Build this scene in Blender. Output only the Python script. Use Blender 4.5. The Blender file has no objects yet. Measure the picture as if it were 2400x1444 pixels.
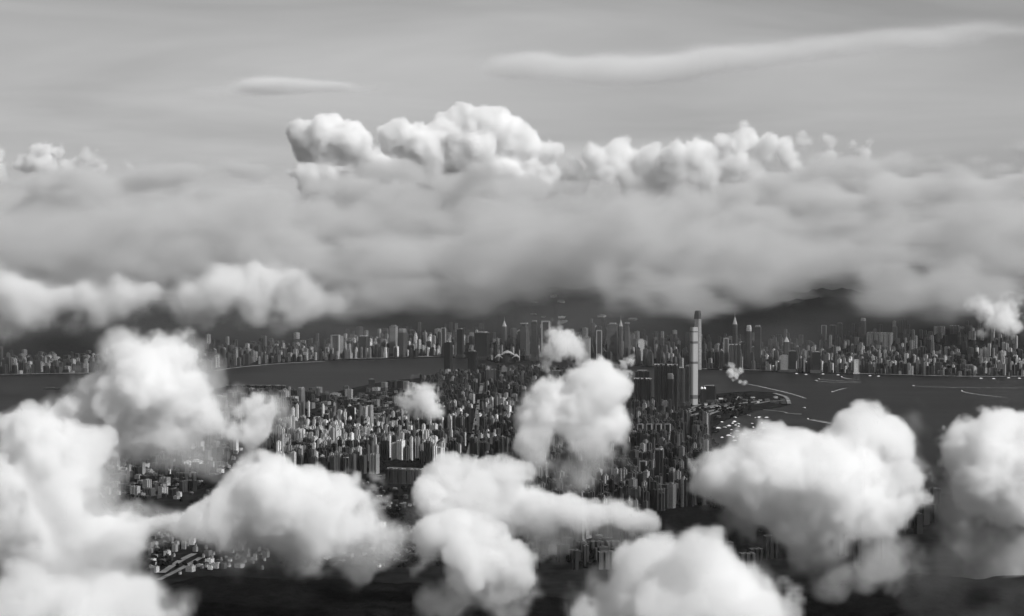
import bpy, bmesh, math, random
import numpy as np
from mathutils import Vector, Matrix

sc = bpy.context.scene
# ------------------------------------------------------------------ camera
W, H = 2400, 1444            # size of the photograph, used to read positions off it
FOC = 4600.0                 # focal length in photograph pixels
HZ = 575.0                   # row of the true horizon
CH = 1000.0                  # the summit that the view is taken from, metres above the sea
PITCH = math.atan((H / 2 - HZ) / FOC)
cam = bpy.data.cameras.new('camera')
cam_ob = bpy.data.objects.new('camera', cam)
sc.collection.objects.link(cam_ob)
sc.camera = cam_ob
cam.sensor_width = 36
cam.lens = 36 * FOC / W
cam.clip_start, cam.clip_end = 1.0, 600000.0
cam_ob.location = (0, 0, CH)
cam_ob.rotation_euler = (math.pi / 2 - PITCH, 0, 0)

# ------------------------------------------------------------------ sun and sky
SUN_EL, SUN_AZ = math.radians(42), math.radians(128)     # azimuth clockwise from the view direction (+Y)
SUN_DIR = Vector((math.sin(SUN_AZ) * math.cos(SUN_EL), math.cos(SUN_AZ) * math.cos(SUN_EL), math.sin(SUN_EL)))
sl = bpy.data.lights.new('sun', 'SUN')
sl.energy, sl.angle, sl.color = 5.0, math.radians(0.5), (1, 1, 1)
sun = bpy.data.objects.new('sun', sl)
sc.collection.objects.link(sun)
sun.rotation_euler = SUN_DIR.to_track_quat('Z', 'Y').to_euler()

world = bpy.data.worlds.new('World')
sc.world = world
world.use_nodes = True
nt = world.node_tree
bg = nt.nodes['Background']
bg.inputs['Strength'].default_value = 0.1
sky = nt.nodes.new('ShaderNodeTexSky')
sky.sky_type = 'NISHITA'
sky.sun_disc = False
sky.sun_elevation, sky.sun_rotation = SUN_EL, SUN_AZ
bw = nt.nodes.new('ShaderNodeRGBToBW')
nt.links.new(sky.outputs[0], bw.inputs[0])
# thin high veils of cirrus: long bands that follow the horizon, over the whole dome
tc = nt.nodes.new('ShaderNodeTexCoord')
mp = nt.nodes.new('ShaderNodeMapping')
mp.inputs['Scale'].default_value = (2.2, 2.2, 17.0)
mp.inputs['Location'].default_value = (25.9, 9.1, 6.3)
mp.inputs['Rotation'].default_value = (0.0, math.radians(2.2), 0.0)
nz = nt.nodes.new('ShaderNodeTexNoise')
nz.inputs['Scale'].default_value = 1.6
nz.inputs['Detail'].default_value = 4
nz.inputs['Roughness'].default_value = 0.52
nz.inputs['Distortion'].default_value = 0.5
rr = nt.nodes.new('ShaderNodeMapRange')
rr.inputs['From Min'].default_value, rr.inputs['From Max'].default_value = 0.34, 0.7
rr.inputs['To Min'].default_value, rr.inputs['To Max'].default_value = 0.8, 1.14
mu = nt.nodes.new('ShaderNodeMath')
mu.operation = 'MULTIPLY'
nt.links.new(tc.outputs['Generated'], mp.inputs[0])
nt.links.new(mp.outputs[0], nz.inputs['Vector'])
nt.links.new(nz.outputs[0], rr.inputs[0])
nt.links.new(bw.outputs[0], mu.inputs[0])
nt.links.new(rr.outputs[0], mu.inputs[1])
nt.links.new(mu.outputs[0], bg.inputs['Color'])

# ------------------------------------------------------------------ exposure and render settings
sc.view_settings.view_transform = 'Standard'
sc.view_settings.look = 'None'
sc.view_settings.exposure = -0.16
sc.view_settings.gamma = 1.0
sc.render.engine = 'CYCLES'
cy = sc.cycles
cy.use_denoising = True
cy.use_adaptive_sampling = True
cy.adaptive_threshold = 0.05
cy.max_bounces, cy.diffuse_bounces, cy.glossy_bounces, cy.volume_bounces = 20, 1, 1, 12
cy.transparent_max_bounces = 16
cy.volume_max_steps = 400
cy.sample_clamp_indirect = 6.0


def at(px, py, dist):
    """The point that stands at pixel (px, py) of the photograph, dist metres ahead."""
    x, y = (px - W / 2) / FOC, (H / 2 - py) / FOC
    d = Vector((x, math.cos(PITCH) + y * math.sin(PITCH), -math.sin(PITCH) + y * math.cos(PITCH)))
    return Vector((0, 0, CH)) + d * (dist / d.y)


def on_ground(px, py, z=0.0):
    x, y = (px - W / 2) / FOC, (H / 2 - py) / FOC
    d = Vector((x, math.cos(PITCH) + y * math.sin(PITCH), -math.sin(PITCH) + y * math.cos(PITCH)))
    return Vector((0, 0, CH)) + d * ((z - CH) / d.z)


def to_pixel(p):
    v = Vector(p) - Vector((0, 0, CH))
    f = v.y * math.cos(PITCH) - v.z * math.sin(PITCH)
    u = v.y * math.sin(PITCH) + v.z * math.cos(PITCH)
    return W / 2 + FOC * v.x / f, H / 2 - FOC * u / f


def tag(o, label=None, cat=None, group=None, kind=None):
    for k, v in (('label', label), ('category', cat), ('group', group), ('kind', kind)):
        if v:
            o[k] = v
    return o
from mathutils.geometry import tessellate_polygon
# ------------------------------------------------------------------ materials
def principled(name, col, rough=0.8, spec=0.2):
    m = bpy.data.materials.new(name)
    m.use_nodes = True
    p = m.node_tree.nodes['Principled BSDF']
    p.inputs['Base Color'].default_value = (col, col, col, 1)
    p.inputs['Roughness'].default_value = rough
    p.inputs['Specular IOR Level'].default_value = spec
    return m


def noisy(name, lo, hi, scale, rough=0.9, spec=0.1, detail=6, coord='Object', bump=0.0):
    m = principled(name, lo, rough, spec)
    t = m.node_tree
    p = t.nodes['Principled BSDF']
    c, n, r = t.nodes.new('ShaderNodeTexCoord'), t.nodes.new('ShaderNodeTexNoise'), t.nodes.new('ShaderNodeValToRGB')
    n.inputs['Scale'].default_value, n.inputs['Detail'].default_value = scale, detail
    n.inputs['Roughness'].default_value = 0.65
    r.color_ramp.elements[0].position, r.color_ramp.elements[1].position = 0.36, 0.66
    r.color_ramp.elements[0].color, r.color_ramp.elements[1].color = (lo, lo, lo, 1), (hi, hi, hi, 1)
    t.links.new(c.outputs[coord], n.inputs['Vector'])
    t.links.new(n.outputs[0], r.inputs[0])
    t.links.new(r.outputs[0], p.inputs['Base Color'])
    if bump:
        b = t.nodes.new('ShaderNodeBump')
        b.inputs['Distance'].default_value = bump
        t.links.new(n.outputs[0], b.inputs['Height'])
        t.links.new(b.outputs[0], p.inputs['Normal'])
    return m


def facade(name, wall, glass, cols, floors, rough=0.7, spec=0.3):
    """Wall with rows of windows, laid out on the UVs (u runs round the plan, v up the storeys); roofs have v = -1 and stay plain."""
    m = principled(name, wall, rough, spec)
    t = m.node_tree
    p = t.nodes['Principled BSDF']
    N, L = t.nodes.new, t.links.new

    def mt(op, a, b):
        n = N('ShaderNodeMath')
        n.operation = op
        for k, x in enumerate((a, b)):
            if isinstance(x, float):
                n.inputs[k].default_value = x
            elif x is not None:
                L(x, n.inputs[k])
        return n.outputs[0]
    uv = N('ShaderNodeUVMap')
    s = N('ShaderNodeSeparateXYZ')
    L(uv.outputs[0], s.inputs[0])
    u = mt('GREATER_THAN', mt('FRACT', mt('MULTIPLY', s.outputs[0], float(cols)), None), 0.42)
    v = mt('GREATER_THAN', mt('FRACT', mt('MULTIPLY', s.outputs[1], float(floors)), None), 0.42)
    k = mt('MULTIPLY', mt('MULTIPLY', u, v), mt('GREATER_THAN', s.outputs[1], 0.0))
    # the paint differs a little from house to house, and weathers
    oi = N('ShaderNodeObjectInfo')
    at_ = N('ShaderNodeAttribute')
    at_.attribute_name = 'tone'
    geo = N('ShaderNodeNewGeometry')
    wn = N('ShaderNodeTexNoise')
    wn.inputs['Scale'].default_value, wn.inputs['Detail'].default_value = 0.012, 4
    L(geo.outputs['Position'], wn.inputs['Vector'])
    var = mt('ADD', mt('MULTIPLY', mt('FRACT', mt('ADD', oi.outputs['Random'], at_.outputs['Fac']), None), 0.7), mt('MULTIPLY', wn.outputs[0], 0.6))
    val = mt('MULTIPLY', var, wall * 1.55)
    mix = N('ShaderNodeMix')
    mix.data_type = 'FLOAT'
    L(k, mix.inputs[0])
    L(val, mix.inputs[2])
    mix.inputs[3].default_value = glass
    cb = N('ShaderNodeCombineColor')
    for q in range(3):
        L(mix.outputs[0], cb.inputs[q])
    L(cb.outputs[0], p.inputs['Base Color'])
    return m


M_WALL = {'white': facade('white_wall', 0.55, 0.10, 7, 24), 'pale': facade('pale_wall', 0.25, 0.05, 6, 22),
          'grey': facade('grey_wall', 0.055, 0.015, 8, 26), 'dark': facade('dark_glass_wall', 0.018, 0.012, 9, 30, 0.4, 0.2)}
TONES = list(M_WALL)
M_ROOF = noisy('roof_slab', 0.03, 0.22, 0.05)
M_FOREST = noisy('forest', 0.002, 0.011, 0.035, 1.0, 0.0, detail=9, bump=14)
M_GROUND = noisy('city_ground', 0.004, 0.02, 0.012, 1.0, 0.0, detail=9)
M_ROAD = noisy('road_concrete', 0.09, 0.2, 0.02)
M_QUAY = noisy('quay_concrete', 0.1, 0.28, 0.01)
M_WHITE = principled('white_paint', 0.75, 0.5)
M_TRIM = principled('pale_trim', 0.28, 0.6)
M_FOAM = noisy('wake_foam', 0.15, 0.55, 0.05)
M_HULL = principled('dark_hull', 0.05, 0.5)
M_GLASS = principled('tower_glass', 0.33, 0.35, 0.5)
M_GLASS_DARK = principled('tower_dark_band', 0.1, 0.4, 0.4)

# ------------------------------------------------------------------ sea and land
def mesh_object(name, verts, faces, mat, smooth=False):
    me = bpy.data.meshes.new(name)
    me.from_pydata([tuple(v) for v in verts], [], faces)
    if mat:
        me.materials.append(mat)
    if smooth:
        me.shade_smooth()
    o = bpy.data.objects.new(name, me)
    sc.collection.objects.link(o)
    return o


M_WATER = principled('sea_water', 0.006, 0.4, 0.02)
t_ = M_WATER.node_tree
n_, b_, c_ = t_.nodes.new('ShaderNodeTexNoise'), t_.nodes.new('ShaderNodeBump'), t_.nodes.new('ShaderNodeTexCoord')
n_.inputs['Scale'].default_value, n_.inputs['Detail'].default_value = 0.02, 5
b_.inputs['Distance'].default_value, b_.inputs['Strength'].default_value = 2.0, 0.5
t_.links.new(c_.outputs['Object'], n_.inputs['Vector'])
t_.links.new(n_.outputs[0], b_.inputs['Height'])
t_.links.new(b_.outputs[0], t_.nodes['Principled BSDF'].inputs['Normal'])
n2_, m2_, r2_ = t_.nodes.new('ShaderNodeTexNoise'), t_.nodes.new('ShaderNodeMapping'), t_.nodes.new('ShaderNodeValToRGB')
m2_.inputs['Scale'].default_value = (.0006, .0035, 1)
n2_.inputs['Scale'].default_value, n2_.inputs['Detail'].default_value, n2_.inputs['Distortion'].default_value = 1.0, 7, 1.2
r2_.color_ramp.elements[0].position, r2_.color_ramp.elements[1].position = .4, .72
r2_.color_ramp.elements[0].color, r2_.color_ramp.elements[1].color = (.003, .003, .003, 1), (.016, .016, .016, 1)
t_.links.new(c_.outputs['Object'], m2_.inputs[0])
t_.links.new(m2_.outputs[0], n2_.inputs['Vector'])
t_.links.new(n2_.outputs[0], r2_.inputs[0])
t_.links.new(r2_.outputs[0], t_.nodes['Principled BSDF'].inputs['Base Color'])
tag(mesh_object('water', [(-300000, -20000, 0), (300000, -20000, 0), (300000, 400000, 0), (-300000, 400000, 0)], [(0, 1, 2, 3)], M_WATER), kind='structure')


def land(name, outline, z, mat):
    """A flat piece of land with a quay wall down into the water."""
    bm = bmesh.new()
    top = [bm.verts.new((p[0], p[1], z)) for p in outline]
    bot = [bm.verts.new((p[0], p[1], -3)) for p in outline]
    n = len(top)
    for tri in tessellate_polygon([[Vector((p[0], p[1], 0)) for p in outline]]):
        bm.faces.new([top[k] for k in tri])
    for i in range(n):
        bm.faces.new((top[i], bot[i], bot[(i + 1) % n], top[(i + 1) % n]))
    bmesh.ops.recalc_face_normals(bm, faces=bm.faces)
    me = bpy.data.meshes.new(name)
    bm.to_mesh(me)
    bm.free()
    me.materials.append(mat)
    o = bpy.data.objects.new(name, me)
    sc.collection.objects.link(o)
    return tag(o, kind='structure')


LAND_Z = 4.0
COAST = [(-300, 1040), (0, 1012), (120, 1008), (220, 1002), (300, 975), (400, 955), (470, 940), (505, 912), (540, 906), (640, 906), (700, 914), (760, 927), (820, 912), (862, 903), (915, 893), (975, 888), (1040, 884),
         (1110, 880), (1180, 876), (1250, 871), (1310, 868), (1370, 872), (1420, 885), (1470, 905), (1500, 925), (1560, 938), (1600, 934), (1640, 928), (1700, 922), (1760, 918), (1810, 921), (1842, 930), (1852, 948), (1830, 955),
         (1780, 962), (1745, 972), (1705, 984), (1672, 1000), (1668, 1030), (1700, 1060), (1800, 1090), (2150, 1150), (2600, 1220)]
kow = [on_ground(px, py).to_2d() for px, py in COAST]
land('ground', kow + [Vector((3800, 2200)), Vector((-3800, 2200))], LAND_Z, M_GROUND)
SHORE = [(-300, 884), (0, 880), (230, 876), (430, 878), (500, 868), (560, 860), (650, 852), (760, 846), (900, 842), (1040, 838), (1130, 841), (1160, 850), (1215, 851), (1240, 843), (1350, 850), (1450, 856), (1560, 862), (1640, 866),
         (1760, 869), (1850, 874), (1960, 876), (2100, 880), (2250, 884), (2400, 884), (2700, 888)]
isl = [on_ground(px, py).to_2d() for px, py in SHORE]
land('ground', isl + [Vector((9000, 24000)), Vector((-9000, 24000))], LAND_Z, M_GROUND)
ISX, ISY = [p.x for p in isl], [p.y for p in isl]


def hill_noise(x, y, s, seed):
    return noise_.noise(Vector((x / s + seed, y / s, seed * 1.7)))


from mathutils import noise as noise_


def island_height(x, y):
    s = y - np.interp(x, ISX, ISY)
    if s < 300:
        return 0.0
    r = min(max((s - 500 - 250 * hill_noise(x, 0, 1400, 3)) / 2300, 0), 1)
    r = r * r * (3 - 2 * r)
    ridge = 490 + 110 * hill_noise(x, y, 2600, 1) + 90 * hill_noise(x, y, 900, 5)
    gully = 1 - 0.28 * abs(hill_noise(x, y * 0.35, 420, 7)) - 0.12 * abs(hill_noise(x, y, 170, 9))
    return max(0.0, r * ridge * gully)


def near_hill_height(x, y):
    crest = 4300 + 260 * hill_noise(x, 0, 900, 11)
    d = (y - crest) / 900 if y > crest else (crest - y) / 2600
    r = max(0.0, 1 - d * d)
    return r * (215 + 80 * hill_noise(x, y, 800, 12) + 30 * hill_noise(x, y, 220, 13))


def heightfield(name, x0, x1, y0, y1, nx, ny, fn, rough, mat):
    verts, faces = [], []
    for j in range(ny + 1):
        for i in range(nx + 1):
            x, y = x0 + (x1 - x0) * i / nx, y0 + (y1 - y0) * j / ny
            h = fn(x, y)
            verts.append((x, y, (h + rough * hill_noise(x, y, rough * 2.6, 21) + LAND_Z + 1) if h > 1 else -25.0))
    for j in range(ny):
        for i in range(nx):
            a = j * (nx + 1) + i
            faces.append((a, a + 1, a + nx + 2, a + nx + 1))
    return tag(mesh_object(name, verts, faces, mat, True), kind='structure')


heightfield('hills', -6500, 6500, 15200, 22500, 200, 110, island_height, 14, M_FOREST)
heightfield('hill', -2600, 2600, 2300, 5400, 220, 150, near_hill_height, 9, M_FOREST)
KNOLLS = [(735, 1000, 200, 40), (930, 1003, 230, 55), (905, 1098, 170, 24), (620, 1085, 160, 20), (985, 1108, 150, 22), (800, 1128, 170, 20), (1125, 935, 150, 25), (1640, 1010, 110, 10), (1720, 1250, 400, 50), (560, 1130, 180, 22)]
KN = [(on_ground(px, py), r, h) for px, py, r, h in KNOLLS]
for p, r, h in KN:
    def knoll(x, y, p=p, r=r, h=h):
        d = math.hypot(x - p.x, (y - p.y) / 1.5) / r + 0.25 * hill_noise(x, y, r * 0.5, 31)
        return h * max(0.0, 1 - d * d) * (1 + 0.3 * hill_noise(x, y, 60, 33)) if d < 1 else 0.0
    heightfield('hill', p.x - r * 1.3, p.x + r * 1.3, p.y - r * 1.9, p.y + r * 1.9, 36, 52, knoll, 7, M_FOREST)


def ground_height(x, y):
    h = LAND_Z
    if y > 14000:
        return h + (island_height(x, y) if y > np.interp(x, ISX, ISY) + 300 else 0)
    return h + near_hill_height(x, y) if y < 5400 else h


# ------------------------------------------------------------------ building shapes (unit plan, unit height)
CROSS = [(-.5, -.2), (-.2, -.2), (-.2, -.5), (.2, -.5), (.2, -.2), (.5, -.2), (.5, .2), (.2, .2), (.2, .5), (-.2, .5), (-.2, .2), (-.5, .2)]
BOX = [(-.5, -.5), (.5, -.5), (.5, .5), (-.5, .5)]
COMB = [(-.5, -.5), (-.28, -.5), (-.28, -.3), (-.12, -.3), (-.12, -.5), (.12, -.5), (.12, -.3), (.28, -.3), (.28, -.5), (.5, -.5), (.5, .5), (.28, .5), (.28, .3), (-.28, .3), (-.28, .5), (-.5, .5)]
SLIM = [(-.5, -.5), (-.1, -.5), (-.1, -.25), (.1, -.25), (.1, -.5), (.5, -.5), (.5, .5), (.1, .5), (.1, .25), (-.1, .25), (-.1, .5), (-.5, .5)]
ROUND = [(.5 * math.cos(a * math.tau / 14), .5 * math.sin(a * math.tau / 14)) for a in range(14)]
CHAMFER = [(-.5, -.32), (-.32, -.5), (.32, -.5), (.5, -.32), (.5, .32), (.32, .5), (-.32, .5), (-.5, .32)]
ELL = [(-.5, -.5), (.5, -.5), (.5, -.1), (-.05, -.1), (-.05, .5), (-.5, .5)]
COURT = [(-.5, -.5), (.5, -.5), (.5, .5), (.2, .5), (.2, -.15), (-.2, -.15), (-.2, .5), (-.5, .5)]


class Shape:
    """Prisms gathered into one mesh with wall UVs."""
    def __init__(self):
        self.v, self.f, self.uv, self.mat = [], [], [], []

    def prism(self, plan, z0, z1, s0=1.0, s1=None, wall=0, roof=1, c=(0, 0), sy=None, vtop=1.0):
        s1 = s0 if s1 is None else s1
        n, b = len(plan), len(self.v)
        ky = 1.0 if sy is None else sy
        for s, z in ((s0, z0), (s1, z1)):
            self.v += [(c[0] + x * s, c[1] + y * s * ky, z) for x, y in plan]
        for i in range(n):
            j = (i + 1) % n
            self.f.append((b + i, b + j, b + n + j, b + n + i))
            l_ = math.hypot(plan[j][0] - plan[i][0], plan[j][1] - plan[i][1])
            self.uv.append([(0, 0.001), (l_, 0.001), (l_, vtop), (0, vtop)])
            self.mat.append(wall)
        self.f.append(tuple(range(b + n, b + 2 * n)))
        self.uv.append([(0, -1)] * n)
        self.mat.append(roof)
        return self

    def mesh(self, name, mats):
        me = bpy.data.meshes.new(name)
        me.from_pydata(self.v, [], self.f)
        lay = me.uv_layers.new(name='UVMap')
        lay.data.foreach_set('uv', [c for poly in self.uv for p in poly for c in p])
        for m in mats:
            me.materials.append(m)
        me.polygons.foreach_set('material_index', self.mat)
        return me


def shape_of(kind):
    s = Shape()
    if kind == 'cross':
        s.prism(CROSS, 0, 1).prism(BOX, 1, 1.035, .36).prism(BOX, 1.035, 1.06, .2)
    elif kind == 'slab':
        s.prism(COMB, 0, 1).prism(BOX, 1, 1.04, .3, c=(-.2, 0)).prism(BOX, 1, 1.05, .24, c=(.25, 0))
    elif kind == 'slim':
        s.prism(SLIM, 0, 1).prism(BOX, 1, 1.04, .5)
    elif kind == 'stepped':
        s.prism(CHAMFER, 0, .12, 1.25).prism(CHAMFER, .12, .8).prism(CHAMFER, .8, .93, .78).prism(CHAMFER, .93, 1.02, .5).prism(BOX, 1.02, 1.12, .06)
    elif kind == 'block':
        s.prism(BOX, 0, .1, 1.3).prism(BOX, .1, .97).prism(BOX, .97, 1.0, 1.04).prism(BOX, 1.0, 1.05, .5)
    elif kind == 'round':
        s.prism(ROUND, 0, .96).prism(ROUND, .96, 1.0, .8).prism(ROUND, 1.0, 1.04, .4)
    elif kind == 'low':
        s.prism(BOX, 0, 1).prism(BOX, 1, 1.2, .3, c=(.2, .15)).prism(BOX, 1, 1.15, .2, c=(-.25, -.1))
    elif kind == 'ell':
        s.prism(ELL, 0, 1).prism(BOX, 1, 1.2, .2, c=(-.3, -.3)).prism(BOX, 1, 1.12, .16, c=(.25, -.3))
    elif kind == 'court':
        s.prism(COURT, 0, 1).prism(BOX, 1, 1.15, .2, c=(0, -.33))
    elif kind == 'house':
        s.prism(BOX, 0, .62)
        b = len(s.v)
        s.v += [(-.55, -.55, .6), (.55, -.55, .6), (.55, .55, .6), (-.55, .55, .6), (-.5, 0, 1), (.5, 0, 1)]
        for f in ((0, 1, 5, 4), (2, 3, 4, 5), (1, 2, 5), (3, 0, 4)):
            s.f.append(tuple(b + k for k in f))
            s.uv.append([(0, -1)] * len(f))
            s.mat.append(1)
    return s


SHAPES = {k: shape_of(k) for k in ('cross', 'slab', 'slim', 'stepped', 'block', 'round', 'low', 'ell', 'court', 'house')}
UNIT = {}


def unit_mesh(kind, tone):
    if (kind, tone) not in UNIT:
        UNIT[kind, tone] = SHAPES[kind].mesh(tone + '_' + kind, [M_WALL[tone], M_ROOF])
    return UNIT[kind, tone]


NAME = {'cross': 'apartment_tower', 'slab': 'apartment_slab', 'slim': 'apartment_tower', 'stepped': 'office_tower', 'block': 'office_block', 'round': 'office_tower', 'low': 'low_building', 'ell': 'low_building', 'court': 'low_building', 'house': 'house'}
LOOK = {'cross': 'cross-shaped tower', 'slab': 'ribbed slab', 'slim': 'slim tower', 'stepped': 'stepped tower', 'block': 'square tower', 'round': 'round tower', 'low': 'flat-roofed building', 'ell': 'corner building', 'court': 'courtyard building', 'house': 'house'}
CAT = {'apartment_tower': 'apartment tower', 'apartment_slab': 'apartment block', 'office_tower': 'office tower', 'office_block': 'office building', 'low_building': 'low building', 'house': 'house'}


def inside(p, poly):
    x, y = p
    r = False
    j = len(poly) - 1
    for i in range(len(poly)):
        xi, yi = poly[i]
        xj, yj = poly[j]
        if (yi > y) != (yj > y) and x < (xj - xi) * (y - yi) / (yj - yi) + xi:
            r = not r
        j = i
    return r


# ------------------------------------------------------------------ landmarks, one by one
KEEP_OUT = []          # (x, y, radius): nothing else is built there
C_LIST = []


def base_point(px, py):
    p = on_ground(px, py, LAND_Z)
    return p


def metres(px_len, p):
    return px_len * (p - Vector((0, 0, CH))).length / FOC


def landmark(name, label, cat, px, base_y, top_y, width, yaw=0.0, depth=None, build=None, group=None, z=None, dist=None, keep=None):
    """An Empty at the base with parts: build(parent, w, d, h) adds them in local coordinates."""
    p = base_point(px, base_y) if dist is None else at(px, base_y, dist)
    if dist is not None:
        p.z = ground_height(p.x, p.y)
    top = at(px, top_y, p.y)
    h = top.z - p.z
    w = metres(width, p)
    d = metres(depth, p) if depth else w
    e = bpy.data.objects.new(name, None)
    sc.collection.objects.link(e)
    e.location = p
    e.rotation_euler = (0, 0, math.radians(yaw))
    tag(e, label, cat, group)
    KEEP_OUT.append((p.x, p.y, keep or max(w, d) * 0.9))
    C_LIST.append((p.copy(), max(w, d), h))
    build(e, w, d, h)
    return e


def part(parent, name, shape, mats, scale=(1, 1, 1), loc=(0, 0, 0), rotz=0.0, label=None):
    me = shape.mesh(name, mats) if isinstance(shape, Shape) else shape
    o = bpy.data.objects.new(name, me)
    sc.collection.objects.link(o)
    o.parent = parent
    o.scale, o.location, o.rotation_euler = scale, loc, (0, 0, rotz)
    if label:
        o['label'] = label
    return o


def supertall(e, w, d, h):
    body = Shape()
    body.prism(CHAMFER, 0, .05, .98, 1.0, 0, 1).prism(CHAMFER, .05, .45, 1.0, 1.02, 0, 1).prism(CHAMFER, .45, .97, 1.02, .97, 0, 1)
    part(e, 'tower_body', body, [M_GLASS, M_ROOF], (w, d, h))
    for z, t, s in ((.935, .016, .985), (.79, .03, 1.0), (.53, .03, 1.025), (.08, .05, 1.015)):
        part(e, 'plant_floor', Shape().prism(CHAMFER, 0, 1, 1), [M_GLASS_DARK, M_ROOF], (w * s, d * s, h * t), (0, 0, h * z))
    part(e, 'crown', Shape().prism(CHAMFER, 0, 1, .96, .96), [M_GLASS, M_ROOF], (w, d, h * .035), (0, 0, h * .968))


def plain_tower(kind, tone, crown=True, podium=True):
    def b(e, w, d, h):
        part(e, 'tower_body', unit_mesh(kind, tone), None, (w, d, h * .97))
        if podium:
            part(e, 'podium', Shape().prism(BOX, 0, 1), [M_WALL['grey'], M_ROOF], (w * 1.35, d * 1.35, min(24, h * .14)), (0, 0, 0))
        if crown:
            part(e, 'roof_crown', Shape().prism(BOX, 0, 1, 1, .94), [M_WALL['pale'], M_ROOF], (w * .7, d * .7, h * .03), (0, 0, h * .985))
    return b


def edged_tower(tone):
    """Tower with pale corner piers."""
    def b(e, w, d, h):
        part(e, 'tower_body', unit_mesh('block', tone), None, (w * .94, d * .94, h * .96))
        for sx in (-1, 1):
            part(e, 'corner_pier', Shape().prism(BOX, 0, 1), [M_TRIM, M_TRIM], (w * .16, d * .2, h), (sx * w * .44, -d * .42, 0))
        part(e, 'roof_beam', Shape().prism(BOX, 0, 1), [M_TRIM, M_TRIM], (w * .9, d * .18, h * .03), (0, -d * .42, h * .975))
    return b


def spired(e, w, d, h):
    part(e, 'tower_body', Shape().prism(CHAMFER, 0, 1), [M_WALL['grey'], M_ROOF], (w, d, h * .76))
    part(e, 'pyramid_roof', Shape().prism(CHAMFER, 0, 1, 1, .16), [M_TRIM, M_TRIM], (w * .9, d * .9, h * .13), (0, 0, h * .76))
    part(e, 'mast', Shape().prism(ROUND, 0, 1, 1, .3), [M_TRIM, M_TRIM], (w * .1, w * .1, h * .11), (0, 0, h * .89))


def rounded_top(tone, top='pale'):
    def b(e, w, d, h):
        part(e, 'tower_body', Shape().prism(CHAMFER, 0, .5, 1.0, .97).prism(CHAMFER, .5, .86, .97, .9), [M_WALL[tone], M_ROOF], (w, d, h))
        part(e, 'crown', Shape().prism(CHAMFER, 0, .5, .9, .86).prism(CHAMFER, .5, .85, .86, .76).prism(CHAMFER, .85, 1, .76, .6), [M_WALL[top], M_ROOF], (w, d, h * .14), (0, 0, h * .86))
    return b


def slab_row(n, tone):
    """A long slab of joined towers with roof boxes."""
    def b(e, w, d, h):
        for k in range(n):
            part(e, 'tower_wing', unit_mesh('slim', tone), None, (w / n * .96, d, h * (0.97 + .03 * ((k * 7) % 3) / 2)), ((k + .5) / n * w - w / 2, 0, 0))
        part(e, 'roof_beam', Shape().prism(BOX, 0, 1), [M_WALL['white'], M_ROOF], (w, d * .4, h * .03), (0, 0, h))
    return b


def winged_hall(e, w, d, h):
    """Hall on the water with overlapping curved wing roofs."""
    part(e, 'hall_wall', Shape().prism(ROUND, 0, 1, 1, .9), [M_WALL['dark'], M_ROOF], (w * .8, d, h * .6))

    def wing(x0, x1, ztop, droop, yd):
        vs, fs = [], []
        n = 14
        for i in range(n + 1):
            u = i / n * 2 - 1
            x = x0 + (x1 - x0) * i / n
            z = ztop - droop * abs(u) ** 1.6
            vs += [(x, -d * .55 + yd, z - h * .12 * (1 - abs(u))), (x, d * .35 + yd, z), (x, d * .35 + yd, z - h * .05), (x, -d * .55 + yd, z - h * .05 - h * .12 * (1 - abs(u)))]
        for i in range(n):
            a = i * 4
            for k in range(4):
                fs.append((a + k, a + 4 + k, a + 4 + (k + 1) % 4, a + (k + 1) % 4))
        me = bpy.data.meshes.new('wing_roof')
        me.from_pydata(vs, [], fs)
        me.materials.append(M_TRIM)
        part(e, 'wing_roof', me, None)
    wing(-w * .34, w * .34, h, h * .35, 0)
    wing(-w * .58, -w * .22, h * .72, h * .3, -d * .1)
    wing(w * .22, w * .58, h * .72, h * .3, -d * .1)


def twin_domes(e, w, d, h):
    part(e, 'tower_body', unit_mesh('block', 'dark'), None, (w, d, h * .9))
    for s in (-1, 1):
        vs = Shape()
        for k in range(5):
            a0, a1 = k * math.pi / 10, (k + 1) * math.pi / 10
            vs.prism(ROUND, math.sin(a0), math.sin(a1), math.cos(a0), math.cos(a1))
        part(e, 'dome', vs, [M_WHITE, M_WHITE], (w * .5, w * .5, h * .14), (s * w * .26, 0, h * .93))


HARB = 'towers on the near harbour shore'
landmark('supertall_tower', 'tallest glass tower with a bright face and dark plant floors on the near shore', 'skyscraper', 1626, 949, 767, 16, 20, 16, supertall)
for px, by, ty, w_, tone, lab, fn in (
        (1506, 968, 888, 40, 'dark', 'dark wide tower block left of the tallest tower, half veiled by cloud', slab_row(4, 'dark')),
        (1506, 958, 868, 34, 'dark', 'dark tower rising behind the wide dark block left of the tallest tower', plain_tower('slab', 'dark')),
        (1561, 962, 856, 54, 'dark', 'broad dark gate tower with a pale roof beam left of the tallest tower', slab_row(5, 'dark')),
        (1571, 968, 875, 17, 'dark', 'slim dark tower with a pale cap in front of the broad gate tower', rounded_top('dark')),
        (1597, 952, 861, 13, 'grey', 'slim grey tower with a lit edge second to the left of the tallest tower', plain_tower('slim', 'grey')),
        (1611, 950, 857, 11, 'grey', 'slimmest grey tower touching the left side of the tallest tower', plain_tower('slim', 'grey')),
        (1662, 942, 903, 30, 'dark', 'low square dark tower right of the tallest tower', plain_tower('block', 'dark'))):
    landmark('residential_tower' if px < 1640 else 'hotel_tower', lab, 'tower', px, by, ty, w_, -14, 14 if px < 1640 else 18, fn, HARB, keep=70)
landmark('hotel_tower', 'dark tower with two white domes on its roof beside the tallest tower', 'tower', 1648, 947, 909, 13, 6, None, twin_domes, HARB)
ROWG = 'row of dark estate towers with bright edges'
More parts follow.
